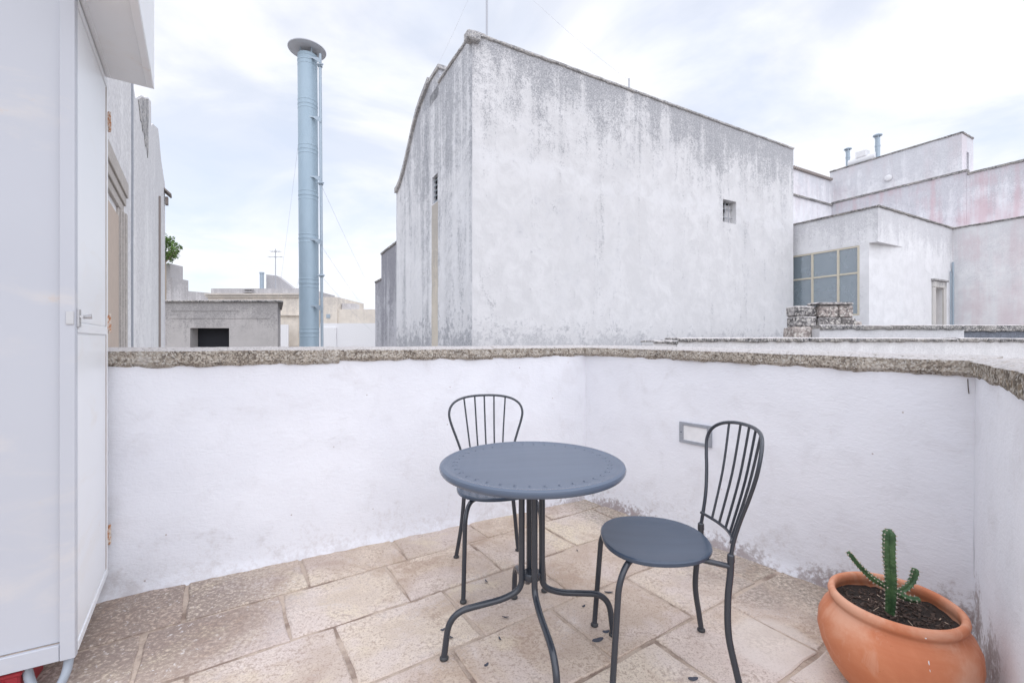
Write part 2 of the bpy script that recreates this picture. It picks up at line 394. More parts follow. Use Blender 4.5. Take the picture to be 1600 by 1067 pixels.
def glass_pane():
    m = bpy.data.materials.new('window_glass'); m.use_nodes = True; m.node_tree.nodes.clear(); t = NT(m.node_tree)
    tr = t.n('ShaderNodeBsdfTransparent', Color=(.74, .80, .83)); gl = t.n('ShaderNodeBsdfGlossy', Color=(.9, .94, 1.), Roughness=.04)
    fr = t.n('ShaderNodeFresnel', IOR=1.6); f = t.m('ADD', fr.outputs[0], .20)
    mx = t.n('ShaderNodeMixShader'); t.set(mx.inputs[0], f); t.t.links.new(tr.outputs[0], mx.inputs[1]); t.t.links.new(gl.outputs[0], mx.inputs[2])
    df = t.n('ShaderNodeBsdfDiffuse', Color=t.mix(t.noise(pos(t), 1.4, 5, .6), (.34, .42, .47), (.50, .58, .62))); m2 = t.n('ShaderNodeMixShader'); m2.inputs[0].default_value = .36
    t.t.links.new(mx.outputs[0], m2.inputs[1]); t.t.links.new(df.outputs[0], m2.inputs[2])
    o = t.n('ShaderNodeOutputMaterial'); t.t.links.new(m2.outputs[0], o.inputs[0]); return m

def foliage(name, a, c2):
    m, t, b = newmat(name); p = pos(t); n = t.noise(p, 6, 3)
    t.set(b.inputs['Base Color'], t.mix(n, a, c2)); b.inputs['Roughness'].default_value = .55; return m

def cactus_skin():
    m, t, b = newmat('cactus_skin'); p = t.n('ShaderNodeTexCoord').outputs['Object']; z = t.sep(p)[2]
    n = t.noise(p, 25, 4); f = t.noise(p, 120, 3)
    c = t.mix(t.step(n, .35, .7), (.028, .075, .028), (.07, .145, .055)); c = t.mix(t.m('MULTIPLY', t.step(f, .55, .7), .35), c, (.20, .30, .16))
    t.set(b.inputs['Base Color'], c); b.inputs['Roughness'].default_value = .5; return m

M = dict(
    wall_back=lime_wall('lime_wash_wall', [(.50, 3.25, .5, .10, .6)]),
    wall_right=lime_wall('lime_wash_wall_damp', [(.75, 3.05, .55, .17, .85), (1.2, 2.5, .45, .15, .8), (1.55, 2.07, .42, .20, .9), (1.8, 1.76, .30, .34, .9)]),
    wall_near=lime_wall('lime_wash_wall_near', [(1.76, 1.68, .22, .55, .95), (1.60, 1.50, .30, .42, .95)]),
    coping=rough_stone('weathered_coping_stone'), coping_warm=rough_stone('lichen_coping_stone', ((.12, .10, .08), (.36, .31, .25), (.58, .53, .47)), .9, .3),
    coping_pale=rough_stone('pale_roof_coping', ((.22, .22, .235), (.46, .455, .46), (.66, .655, .66)), .35), coping_far=rough_stone('far_coping_stone', ((.07, .07, .075), (.24, .235, .235), (.44, .43, .43)), .35),
    paving=paving(), mortar=mortar(), sheet=white_sheet(), sheet_shaded=white_sheet('shaded_enamel_sheet', (.46, .48, .53), (.52, .54, .585)), rust=rusty(),  # front sheet colour darkened to stand in for shade on the cabinet front
    tabletop=painted_metal('table_paint', (.092, .12, .172), .25), frame=painted_metal('frame_paint', (.032, .038, .05), .22, False, .65),
    seat=painted_metal('seat_paint', (.05, .07, .105), .22), hole=simple('punched_hole_dark', (.06, .078, .115), .7),
    terra=terracotta(), soil=simple('potting_soil', (.035, .026, .022), .95, var=.6, scale=90, bmp=.8),
    bark=simple('bark_chip', (.075, .05, .04), .9, var=.6, scale=50), cactus=cactus_skin(), spine=simple('cactus_spine', (.55, .47, .40), .6),
    steel=steel_pipe(), galv=simple('galvanised_fitting', (.36, .43, .49), .45, .3), dark=simple('dark_interior', (.012, .013, .018), .9),
    chrome=simple('latch_steel', (.55, .55, .56), .3, .8), red=simple('red_plastic', (.30, .02, .03), .45, var=.25), hose=simple('grey_hose', (.33, .37, .42), .5),
    glass=glass_pane(), wframe=simple('beige_window_frame', (.62, .57, .46), .5), tan=simple('tan_board', (.50, .38, .29), .8), room=simple('room_paint', (.70, .76, .80), .9),
    plate=simple('zinc_plate', (.36, .38, .42), .4, .4, var=.2, scale=60), antenna=simple('antenna_metal', (.42, .43, .46), .5, .5), wire=simple('wire_steel', (.75, .76, .80), .5, .3),
    leafdark=simple('dried_leaf', (.06, .065, .085), .8), white=simple('white_paint', (.76, .76, .77), .8), tile=simple('clay_ridge_tile', (.30, .26, .24), .9),
    ground=simple('ground_earth', (.30, .27, .24), .95, scale=.6), wood=simple('weathered_wood', (.36, .29, .22), .8), rubber=simple('foot_pad', (.04, .042, .046), .5),
)

RD = V(.876, .482); LDIR = V(-.482, .876)
# ------------------------------------------------------------------ the setting
g = MB(); g.add([(-600, -600, -5), (600, -600, -5), (600, 1200, -5), (-600, 1200, -5)], [(0, 1, 2, 3)])
tag(g.build('ground', M['ground']), kind='structure')

# terrace corners (metres, camera stands at the origin)
C0 = V(-1.84, 2.03); C1 = V(.547, 3.33); C2 = V(1.806, 1.752); C3 = V(1.07, .84)
dirB = (C1-C0).normalized(); dirR = (C2-C1).normalized(); dirN = (C3-C2).normalized()
CL = C0-dirB*1.9
inB = V(dirB.y, -dirB.x); inR = V(dirR.y, -dirR.x); inN = V(dirN.y, -dirN.x)
tb = MB(); o1 = CL-inB*.25; o2 = C1-inB*.25-inR*.1; o3 = C2-inR*.25-inN*.1
tb.prism([(o1.x, o1.y), (o2.x, o2.y), (o3.x, o3.y), (C3.x+.3, C3.y-.2), (2.2, -2.6), (-3.6, -2.6)], -5, -.0055)
floor = tag(tb.build('terrace_floor', M['mortar']), kind='structure')

# paving slabs, laid in courses at 33 degrees
A33 = R(33.2); eu = V(math.cos(A33), math.sin(A33)); ev = V(-math.sin(A33), math.cos(A33))
rowv = [2.98, 2.70, 2.31, 1.94, 1.548, 1.165, .78, .40, .02, -.37, -.76, -1.15]
rowu = {0: .15, 1: -.10, 2: -.225, 3: -.068, 4: -.30, 5: -.10, 6: -.27, 7: -.05, 8: -.2, 9: -.12, 10: 0.}
def inside(c):
    if (c-C0).dot(inB) < -.30 or (c-C1).dot(inR) < -.30: return False
    return -2.9 < c.x < 2.1 and c.y > -2.3
for r in range(len(rowv)-1):
    v1, v0 = rowv[r], rowv[r+1]; u = rowu[r]-.49*8
    rr = random.Random(40+r)
    while u < 4.2:
        L = .49+rr.uniform(-.035, .04) if r > 3 or u > 1.2 else .487
        cu = eu*(u+L/2)+ev*((v0+v1)/2)
        if inside(cu):
            gap = rr.uniform(.005, .0105); tz = rr.uniform(-.0015, .0025)
            a0, a1, b0, b1 = u+gap, u+L-gap, v0+gap, v1-gap
            out = []
            for (p, q, nseg) in (((a0, b0), (a1, b0), 5), ((a1, b0), (a1, b1), 4), ((a1, b1), (a0, b1), 5), ((a0, b1), (a0, b0), 4)):
                for k in range(nseg):
                    f = k/nseg; j = .006 if k else .009
                    out.append((p[0]+(q[0]-p[0])*f+rr.uniform(-j, j)*.6, p[1]+(q[1]-p[1])*f+rr.uniform(-j, j)*.6))
            mx, my = (a0+a1)/2, (b0+b1)/2
            def w3(pt, z, ins):
                dxu, dyv = mx-pt[0], my-pt[1]; l = math.hypot(dxu, dyv)
                q = eu*(pt[0]+dxu/l*ins)+ev*(pt[1]+dyv/l*ins); return (q.x, q.y, z)
            n = len(out); mb = MB()
            mb.add([w3(p, -.012, 0) for p in out]+[w3(p, -.004+tz, 0) for p in out]+[w3(p, tz, .006) for p in out],
                   [(i, (i+1) % n, n+(i+1) % n, n+i) for i in range(n)]+[(n+i, n+(i+1) % n, 2*n+(i+1) % n, 2*n+i) for i in range(n)]+[tuple(range(2*n, 3*n))])
            sl = mb.build('paving_slab', M['paving'], floor)
        u += L

# ------------------------------------------------------------------ parapet walls
def wall_body(A, B, inn, ztopA, ztopB, thick, mat, parent, res=.026, seed=0., hole=None):
    L = (B-A).length; d = (B-A)/L; nx = int(L/res); nzv = int(1.1/res); mb = MB(); vs = []
    for j in range(nzv+1):
        for i in range(nx+1):
            s = L*i/nx; z = (ztopA+(ztopB-ztopA)*i/nx)*j/nzv-.01*(j == 0)
            q = A+d*s
            o = .007*nz(q.x, q.y, z, 1.7)+.003*nz(q.x+seed, q.y, z, 7)+.0012*nz(q.x, q.y+seed, z, 26)
            if z < .07:
                f = (1-z/.07); o += f*f*(.014+.016*nz(q.x, q.y, seed, 6)+.009*nz(q.x, q.y, seed, 25))
            q = q+inn*o; vs.append((q.x, q.y, z))
    fs = []
    for j in range(nzv):
        for i in range(nx):
            s = L*(i+.5)/nx; z = (ztopA+ztopB)/2*(j+.5)/nzv
            if hole and hole[0] < s < hole[1] and hole[2] < z < hole[3]: continue
            a = j*(nx+1)+i; fs.append((a, a+1, a+nx+2, a+nx+1))
    mb.add(vs, fs)
    a, b = A-inn*thick, B-inn*thick
    mb.add([(a.x, a.y, -.02), (b.x, b.y, -.02), (b.x, b.y, ztopB), (a.x, a.y, ztopA), (A.x, A.y, -.02), (B.x, B.y, -.02), (B.x, B.y, ztopB), (A.x, A.y, ztopA)],
           [(1, 0, 3, 2), (3, 7, 6, 2), (0, 4, 7, 3), (5, 1, 2, 6)])
    return mb.build('wall_body', mat, parent, smooth='auto')

def coping_stone(A, B, inn, z0, z1, over, thick, mat, parent, res=.014, seed=0., amp=1., name='coping_stone', lowjag=.010):
    """one rough stone from A to B (2d), top surface z0..z1 given as (top,bottom) at each end"""
    L = (B-A).length; d = (B-A)/L; nx = max(6, int(L/res))
    def ring(zt, zb):
        h = zt-zb; c = []
        W = over+thick; r = min(.016, h*.3)
        for k in range(nh+1): c.append((over, zb+r+(h-2*r)*k/nh, 'f'))
        for k in range(1, nw+1): c.append((over-r-(W-2*r)*k/nw if k < nw else -thick+r, zt, 't'))
        for k in range(nh+1): c.append((-thick, zt-r-(h-2*r)*k/nh, 'k'))
        for k in range(1, nw+1): c.append((-thick+r+(W-2*r)*k/nw, zb, 'b'))
        return c
    h_ = max(z0[0]-z0[1], z1[0]-z1[1]); nh, nw = max(4, int(h_/res)), max(6, int((over+thick)/(res*2.2)))
    vs = []; m = 0
    for i in range(nx+1):
        f = i/nx; s = L*f; q = A+d*s
        low = lowjag*nz(q.x, q.y, seed, 5.)+lowjag*.5*nz(q.x, q.y, seed, 17.)
        zt = z0[0]+(z1[0]-z0[0])*f+.004*nz(q.x, q.y, seed+5, 4.); zb = z0[1]+(z1[1]-z0[1])*f+low
        ends = min(s, L-s); ins = max(0, .006-ends)*.5
        rg = ring(zt, zb); m = len(rg); zc = (zt+zb)/2
        for (o, z, tg) in rg:
            ov = o+(.010*nz(q.x, q.y, seed+9, 6.) if tg in 'fb' and o > 0 else 0)
            p = q+inn*ov; sx, sy, sz = p.x, p.y, z
            e = amp*(.0055*nz(sx, sy, sz, 14./amp**.5)+.0045*nz(sx+3, sy, sz, 30./amp**.5))
            if tg == 't': e *= .45
            if tg == 'f': p = p+inn*(e-ins); 
            elif tg == 't': z += e-ins
            elif tg == 'k': p = p-inn*(e-ins)
            else: z -= e-ins
            vs.append((p.x, p.y, z))
    fs = [(i*m+k, i*m+(k+1) % m, (i+1)*m+(k+1) % m, (i+1)*m+k) for i in range(nx) for k in range(m)]
    fs += [tuple(range(m))[::-1], tuple(range(nx*m, nx*m+m))]
    mb = MB(); mb.add(vs, [f[::-1] for f in fs]); return mb.build(name, mat, parent, smooth='auto')

def run_coping(A, B, inn, stones, mat, parent, over=.022, thick=.27, ext=(0, 0)):
    """stones: list of (f0, f1, (top,bottom) at start, (top,bottom) at end)"""
    L = (B-A).length; d = (B-A)/L
    for k, (f0, f1, a, b) in enumerate(stones):
        p = A+d*(L*f0+(-ext[0] if f0 == 0 else .0004)); q = A+d*(L*f1+(ext[1] if f1 == 1 else -.0004))
        coping_stone(p, q, inn, a, b, over+random.uniform(-.002, .002), thick, mat, parent, res=.010, seed=A.x)

def base3(a): return (a.x, a.y, 0)
T = 1.137
wb = thing('parapet_wall', base3((CL+C1)/2), 'long white plastered parapet with rough stone coping behind the farther chair', 'wall')
wall_body(CL, C1, inB, 1.07, 1.085, .25, M['wall_back'], wb, seed=1.)
Lb = (C1-CL).length
def fB(xpix):                 # fraction along the back wall for a bearing
    k = (xpix-800)/700; t = (k*CL.y-CL.x)/(dirB.x-k*dirB.y); return t/Lb
run_coping(CL, C1, inB, [(0, fB(175)-.02, (T, 1.052), (T, 1.052)), (fB(175)-.02, fB(288), (T, 1.052), (T, 1.050)), (fB(288), fB(436), (T, 1.050), (T, 1.046)),
    (fB(436), fB(530), (T, 1.046), (T, 1.044)), (fB(530), fB(640), (T-.003, 1.062), (T-.003, 1.060)), (fB(640), fB(770), (T-.003, 1.058), (T-.003, 1.050)), (fB(770), 1, (T, 1.058), (T, 1.066))], M['coping'], wb, ext=(0, .05))

wr = thing('parapet_wall', base3((C1+C2)/2), 'white plastered parapet with inset metal plate behind the nearer chair', 'wall')
Lr = (C2-C1).length
def sR(xpix):
    k = (xpix-800)/700; return (k*C1.y-C1.x)/(dirR.x-k*dirR.y)
p0, p1 = sR(1063), sR(1113)
wall_body(C1, C2, inR, 1.085, 1.05, .25, M['wall_right'], wr, seed=4.)
run_coping(C1, C2, inR, [(0, sR(1050)/Lr, (T, 1.066), (T-.006, 1.056)), (sR(1050)/Lr, sR(1170)/Lr, (T-.007, 1.052), (T-.013, 1.043)),
    (sR(1170)/Lr, sR(1330)/Lr, (T-.015, 1.046), (T-.022, 1.033)), (sR(1330)/Lr, 1, (T-.022, 1.032), (T-.032, 1.025))], M['coping'], wr, ext=(.03, .06))
# inset plate on the right wall
def onR(s, z, o=0.): q = C1+dirR*s+inR*o; return V(q.x, q.y, z)
d3R = V(dirR.x, dirR.y, 0); i3R = V(inR.x, inR.y, 0)
zc = .620; hw = (p1-p0)/2; sc_ = (p0+p1)/2; ph = .062
fr = MB()
fr.obox(onR(sc_, zc+ph-.009, .006), d3R, i3R, (0, 0, 1), hw, .007, .009, .001); fr.obox(onR(sc_, zc-ph+.009, .006), d3R, i3R, (0, 0, 1), hw, .007, .009, .001)
fr.obox(onR(sc_-hw+.013, zc, .0055), d3R, i3R, (0, 0, 1), .013, .007, ph-.018); fr.obox(onR(sc_+hw-.013, zc, .0055), d3R, i3R, (0, 0, 1), .013, .007, ph-.018)
pl = fr.build('plate_frame', M['plate'], wr); tag(pl, 'grey zinc frame set in the plaster')
q = MB(); q.obox(onR(sc_, zc, .0065), d3R, i3R, (0, 0, 1), hw-.024, .0015, ph-.016); q.build('plate_panel', M['white'], pl)
for sg in (-1, 1):
    q = MB(); q.tube([onR(sc_+sg*(hw-.013), zc, .010), onR(sc_+sg*(hw-.013), zc, .0145)], .0035, 8); q.build('screw', M['hole'], pl)
q = MB(); q.tube([onR(Lr-.016, 1.02, .006), onR(Lr-.015, .99, .007), onR(Lr-.013, .962, .004)], .0016, 6); tag(q.build('rusty_rod', M['bark'], wr), 'thin dark iron rod below the coping')

wn = thing('parapet_wall', base3((C2+C3)/2), 'short white parapet at the right edge beside the terracotta pot', 'wall')
wall_body(C2, C3, inN, 1.045, 1.04, .25, M['wall_near'], wn, seed=8.)
run_coping(C2, C3, inN, [(0, .45, (T-.032, 1.026), (T-.034, 1.016)), (.45, 1, (T-.034, 1.012), (T-.036, 1.008))], M['coping_warm'], wn, over=.012, ext=(.02, 0))

# ------------------------------------------------------------------ furniture
def foot(mb, p, r=.0155):
    mb.lathe([(r*.75, 0), (r, .003), (r, .009), (r*.7, .014), (r*.55, .02)], p, 14)

def make_chair(loc, rz, label):
    t = thing('bistro_chair', loc, label, 'chair', 'bistro chairs', rz, True)
    # seat: dished egg-shaped plate with rolled rim
    N = 56; prof = []
    def out(a, k):
        c, s = math.cos(a), math.sin(a); e = 2.25
        rx = .192; ry = .198*(1+.06*c)
        m = (abs(c)**e+abs(s)**e)**(-1/e); return (rx*m*c*k, ry*m*s*k)
    mb = MB(); rings = [(.0, .446), (.4, .447), (.75, .449), (.93, .4525), (.975, .4525), (.995, .449), (1.0, .443), (.99, .437), (.965, .436), (.955, .441), (.7, .440), (0., .438)]
    vs = []
    for k, z in rings:
        for i in range(N):
            x, y = out(2*math.pi*i/N, max(k, .001)); vs.append((x, y, z))
    mb.add(vs, [(r*N+i, r*N+(i+1) % N, (r+1)*N+(i+1) % N, (r+1)*N+i) for r in range(len(rings)-1) for i in range(N)])
    mb.build('seat', M['seat'], t, smooth='auto')
    for s in (1, -1):
        # front leg: from under the seat, bends out and down
        mb = MB(); path = fillet([(.06, s*.07, .432), (.135, s*.155, .428), (.165, s*.178, .37), (.19, s*.19, .012)], [.05, .05], 9)
        mb.tube(path, .0105, 12); l = mb.build('front_leg', M['frame'], t, smooth='auto')
        mb = MB(); foot(mb, (.19, s*.19, 0)); mb.build('foot_pad', M['rubber'], l, smooth='auto')
        # rear leg with a gentle S bend, ending in a sleeve
        mb = MB(); path = smooth_path([(-.218, s*.13, .436), (-.216, s*.131, .39), (-.205, s*.137, .30), (-.203, s*.148, .19), (-.222, s*.162, .08), (-.235, s*.172, .012)], 6)
        mb.tube(path, .0110, 12); mb.tube([(-.218, s*.13, .428), (-.218, s*.13, .450), (-.2185, s*.13, .454)], [.0125, .0118, .008], 12)
        l = mb.build('rear_leg', M['frame'], t, smooth='auto')
        mb = MB(); foot(mb, (-.235, s*.172, 0)); mb.build('foot_pad', M['rubber'], l, smooth='auto')
        mb = MB(); mb.tube([(-.11, s*.115, .428), (-.17, s*.125, .420), (-.216, s*.131, .412)], .009, 10); mb.build('seat_bracket', M['frame'], t, smooth='auto')
    # backrest hoop: sides nearly upright, middle dished backwards
    def bx(y, z):
        f = max(0, (z-.45)/.41); return -.2185-.072*f**1.2-.052*f*(1-min(1, (y/.207)**2))
    half = [(.13, .448), (.132, .50), (.145, .57), (.172, .65), (.197, .72), (.207, .770), (.194, .812), (.155, .841), (.09, .856), (0, .860)]
    pts = [(bx(y, z), y, z) for y, z in half]+[(bx(y, z), -y, z) for y, z in half[-2::-1]]
    mb = MB(); hoop = smooth_path(pts, 5); mb.tube(hoop, .0066, 10); mb.build('back_hoop', M['frame'], t, smooth='auto')
    # lower crossbar, bowed backwards
    cb = [(-.2185-.038*(1-(y/.132)**2), y, .494-.008*(1-(y/.132)**2)) for y in (.132, .099, .066, .033, 0, -.033, -.066, -.099, -.132)]
    mb = MB(); cbar = smooth_path(cb, 6); mb.tube(cbar, .0056, 8); mb.build('lower_crossbar', M['frame'], t, smooth='auto')
    def at_y(path, y): return min(path, key=lambda p: abs(p.y-y)+(0 if p.z > .8 or path is cbar else 9))
    for k in (-2, -1, 0, 1, 2):
        a = at_y(hoop, k*.058); b = at_y(cbar, k*.042)
        m1 = a*.5+b*.5+V(-.008, 0, 0)
        mb = MB(); mb.tube(smooth_path([a, m1, b], 5), .0047, 8); mb.build('spindle', M['frame'], t, smooth='auto')
    return t
make_chair((.522, 1.643, 0), R(178.0), 'dark grey metal bistro chair turned sideways in front of the inset plate')
make_chair((-.078, 2.232, 0), R(-76.3), 'dark grey metal bistro chair behind the round table facing the camera')

tcx, tcy = .076, 1.712
tab = thing('bistro_table', (tcx, tcy, 0), 'round dark grey metal bistro table on four bent tube legs', 'table', rz=R(11.5), local=True)
mb = MB(); mb.lathe([(.0005, .7075), (.31, .7075), (.326, .7085), (.334, .7105), (.341, .7105), (.3475, .707), (.350, .700), (.3488, .692), (.344, .685), (.336, .682), (.330, .686), (.328, .698), (.0005, .698)], (0, 0, 0), 96)
top = mb.build('table_top', M['tabletop'], tab, smooth='auto')
mb = MB()
for k in range(38):
    a = 2*math.pi*k/38; cx, cy = .292*math.cos(a), .292*math.sin(a)
    for j in range(5):
        b = a+math.pi*.5+(j-2)*.62+math.pi; l = .0085
        ux, uy = math.cos(b), math.sin(b); c = V(cx+ux*l, cy+uy*l, .7078)
        mb.obox(c, (ux, uy, 0), (-uy, ux, 0), (0, 0, 1), .0024, .0006, .0002)
tag(mb.build('punched_pattern', M['hole'], top, kind='stuff'), 'ring of small punched flower marks near the rim')
for k in range(4):
    a = math.pi/2*k+math.pi; c, s = math.cos(a), math.sin(a)
    def rp(r, z): return (c*r, s*r, z)
    mb = MB(); mb.tube(fillet([rp(.040, .697), rp(.040, .225), rp(.115, .196), rp(.312, .168), rp(.332, .012)], [.075, .03, .075], 10), .0118, 14)
    l = mb.build('leg', M['frame'], tab, smooth='auto')
    mb = MB(); foot(mb, rp(.332, 0), .0165); mb.build('foot_pad', M['rubber'], l, smooth='auto')
mb = MB(); mb.lathe([(.0005, .25), (.006, .25), (.006, .262), (.031, .262), (.034, .266), (.034, .286), (.031, .29), (.0005, .29)], (0, 0, 0), 24); mb.build('hub', M['frame'], tab, smooth='auto')

# ------------------------------------------------------------------ pot, soil, cactus
px, py = 1.275, 1.495
pot = thing('terracotta_pot', (px, py, 0), 'squat round terracotta pot in the corner holding a cactus', 'pot', local=True)
mb = MB(); outer = [(.11, 0), (.128, .004), (.150, .03), (.180, .075), (.202, .125), (.212, .170), (.209, .210), (.196, .242), (.180, .262), (.1715, .270), (.1715, .277), (.179, .286), (.182, .297), (.179, .308), (.171, .3135), (.163, .311), (.159, .303), (.160, .290), (.164, .275), (.168, .262), (.160, .240), (.05, .235), (.0005, .235)]
mb.lathe(outer, (0, 0, 0), 88); mb.build('pot_body', M['terra'], pot, smooth=True)
mb = MB(); vs = []; fs = []; NR, NA = 22, 64
for i in range(NR+1):
    for k in range(NA):
        r = .166*i/NR; a = 2*math.pi*k/NA; x, y = r*math.cos(a), r*math.sin(a)
        vs.append((x, y, .256+.010*nz(x, y, 1, 18)+.006*nz(x, y, 2, 55)+.004*nz(x, y, 3, 120)+(.010*(i/NR)**6)))
for i in range(NR):
    for k in range(NA): fs.append((i*NA+k, (i+1)*NA+k, (i+1)*NA+(k+1) % NA, i*NA+(k+1) % NA))
mb.add(vs, fs); so = mb.build('soil', M['soil'], pot, kind='stuff')
mb = MB(); mb2 = MB(); rr = random.Random(5)
for k in range(520):
    r = .158*math.sqrt(rr.random()); a = rr.random()*6.283; d = V(rr.uniform(-1, 1), rr.uniform(-1, 1), rr.uniform(-.35, .35)).normalized()
    n = d.cross(V(rr.uniform(-.3, .3), rr.uniform(-.3, .3), 1)).normalized(); x, y = r*math.cos(a), r*math.sin(a)
    z = .2595+.010*nz(x, y, 1, 18)+.006*nz(x, y, 2, 55); pale = rr.random() < .05
    (mb2 if pale else mb).obox((x, y, z), d, n, d.cross(n), rr.uniform(.003, .011)*(1.6 if pale else 1), rr.uniform(.001, .0035)*(.4 if pale else 1), rr.uniform(.001, .002)*(.6 if pale else 1))
mb.build('bark_chips', M['bark'], so, kind='stuff'); mb2.build('pale_straws', M['tan'], so, kind='stuff')
for (a, z, hh, ww) in ((-1.87, .292, .0026, .0022), (-1.88, .232, .0065, .0015), (-1.885, .214, .0035, .0008), (-2.2, .15, .0015, .003)):
    r = .19
    for (r0, z0), (r1, z1) in zip(outer[:13], outer[1:14]):
        if z0 <= z <= z1: r = r0+(r1-r0)*(z-z0)/(z1-z0)
    c = V(math.cos(a)*r, math.sin(a)*r, z); nrm = V(math.cos(a), math.sin(a), .25).normalized(); tt = V(-math.sin(a), math.cos(a), 0); up_ = tt.cross(nrm); mb = MB()
    k_ = 12; ring = [c+tt*ww*math.cos(6.283*i/k_)*(1+.5*nz(i*.9, z*50, 1))+up_*hh*math.sin(6.283*i/k_)*(1+.4*nz(i*.8, z*70, 4)) for i in range(k_)]
    mb.add([p-nrm*.002 for p in ring]+[p+nrm*.0005 for p in ring]+[c+nrm*.0012], [(i, (i+1) % k_, k_+(i+1) % k_, k_+i) for i in range(k_)]+[(k_+i, k_+(i+1) % k_, 2*k_) for i in range(k_)])
    mb.build('paint_splash', M['white'], pot)

cact = thing('cactus', (px-.015, py+.0, .25), 'green ribbed cactus with three side arms in the terracotta pot', 'cactus', local=True)
def cactus_arm(name, path, rad, ribs=4, twist=.3, parent=None, taper=.9):
    pts = smooth_path(path, 16); n = len(pts); mb = MB(); sp = MB(); vs = []; seg = ribs*6
    t0 = (pts[1]-pts[0]).normalized(); a = t0.cross(V(0, 1, 0) if abs(t0.y) < .8 else V(1, 0, 0)).normalized(); dist = 0
    tot = sum((pts[i+1]-pts[i]).length for i in range(n-1)); nexts = .006
    for i, p in enumerate(pts):
        if i: dist += (p-pts[i-1]).length
        t = (pts[min(i+1, n-1)]-pts[max(i-1, 0)]).normalized(); a = (a-t*a.dot(t)).normalized(); b = t.cross(a)
        f = dist/tot; base = rad*(.80+.2*min(1, f*3))*(1 if f < .93 else math.sqrt(max(0.02, 1-((f-.93)/.07)**2)))
        tooth = .5+.5*math.cos(2*math.pi*dist/.0145)
        for k in range(seg):
            an = 2*math.pi*k/seg+twist*f; rib = abs(math.cos(ribs*(2*math.pi*k/seg)/2))**1.6
            r = base*(.52+.38*rib+.24*tooth*rib**4); vs.append(p+(a*math.cos(an)+b*math.sin(an))*r)
        if tooth > .5 and dist >= nexts:
            nexts = dist+.0105
            for k in range(ribs):
                an = 2*math.pi*k/ribs+twist*f; o = a*math.cos(an)+b*math.sin(an); c = p+o*base*1.12
                sp.obox(c, o, t, o.cross(t), .0015, .0016, .0016, .0004)
                for w_ in (-.6, .6):
                    dr = (o+(b*math.cos(an)-a*math.sin(an))*w_+t*.2).normalized(); sp.tube([c, c+dr*.0055], [.0006, .0002], 4)
    fs = [(i*seg+k, i*seg+(k+1) % seg, (i+1)*seg+(k+1) % seg, (i+1)*seg+k) for i in range(n-1) for k in range(seg)]
    fs += [tuple(range(seg))[::-1], tuple(range((n-1)*seg, n*seg))]
    mb.add(vs, fs); o = mb.build(name, M['cactus'], parent, smooth='auto'); sp.build('spines', M['spine'], o, kind='stuff')
cactus_arm('stem', [(.0, 0, -.012), (.004, 0, .06), (.003, .0, .14), (-.002, 0, .21), (-.001, 0, .292)], .0205, 4, .35, cact)
cactus_arm('side_arm', [(-.008, 0, .098), (-.032, -.004, .112), (-.070, -.008, .137), (-.112, -.010, .178), (-.148, -.012, .222)], .0095, 4, .6, cact)
cactus_arm('side_arm', [(.012, -.002, .082), (.034, -.004, .088), (.056, -.006, .104), (.072, -.007, .130), (.080, -.008, .165)], .0115, 4, .5, cact)
cactus_arm('side_arm', [(.012, -.008, .090), (.03, -.022, .078), (.052, -.034, .076), (.066, -.04, .082)], .0095, 4, .3, cact)

# ------------------------------------------------------------------ metal cabinet
K = V(-1.453, 1.496); KE = V(-1.815, 2.012); dF = -dirB; nF = inB.copy(); dD = (KE-K).normalized(); nD = V(dD.y, -dD.x); LD = (KE-K).length
zb, zt, zcab = .122, 2.336, 3.05
cab = thing('metal_cabinet', (K.x-.6, K.y+.1, 0), 'tall white enamelled metal cabinet with narrow hinged door at the left', 'cabinet')
KF = K+dF*1.25; KB = KE+dF*1.25
def shrink(p, a, b): return p-nF*a-nD*b
body = MB(); pts = [shrink(K, .012, .020), shrink(KF, .012, 0), KB, shrink(KE, 0, .020)]
body.prism([(p.x, p.y) for p in pts], zb+.004, zcab); cb = body.build('cabinet_body', M['sheet'], cab)
d3F, n3F, d3D, n3D = (V(a.x, a.y, 0) for a in (dF, nF, dD, nD)); UP = V(0, 0, 1)
def onF(s, z, o): q = K+dF*s+nF*o; return V(q.x, q.y, z)
def onD(s, z, o): q = K+dD*s+nD*o; return V(q.x, q.y, z)
fm = MB()
fm.obox(onF(.019, (zb+zcab)/2, .004), d3F, n3F, UP, .019, .0125, (zcab-zb)/2, .0015)
fm.obox(onF(.645, zb+.026, .002), d3F, n3F, UP, .605, .0115, .026, .0015); fm.build('front_frame', M['sheet_shaded'], cab)
pn = MB(); pn.obox(onF(.6465, (zb+.057+zcab)/2, -.006), d3F, n3F, UP, .606, .0055, (zcab-zb-.056)/2); pn.build('front_panel', M['sheet_shaded'], cab)
sm = simple('seam_grime', (.40, .33, .28), .8, var=.4, scale=30)
for (ca, hx_, hz_) in ((onF(.0395, (zb+.056+zcab)/2, .0002), .0014, (zcab-zb-.056)/2), (onF(.645, zb+.0537, .0002), .605, .0014)):
    q = MB(); q.obox(ca, d3F, n3F, UP, hx_, .0008, hz_); q.build('panel_seam', sm, cab)
ed = MB(); ed.obox(onD(.006, (zb+zt)/2, -.010), d3D, n3D, UP, .005, .010, (zt-zb)/2-.001); ed.build('door_jamb', M['sheet'], cab)
door = MB(); s0, s1 = .018, LD-.008; z0, z1 = zb+.006, zt-.012; fw = .030
door.obox(onD((s0+s1)/2, (z0+z1)/2, -.011), d3D, n3D, UP, (s1-s0)/2, .006, (z1-z0)/2)
door.obox(onD(s1-fw*.5, (z0+z1)/2, -.002), d3D, n3D, UP, fw*.5, .0035, (z1-z0)/2, .001)
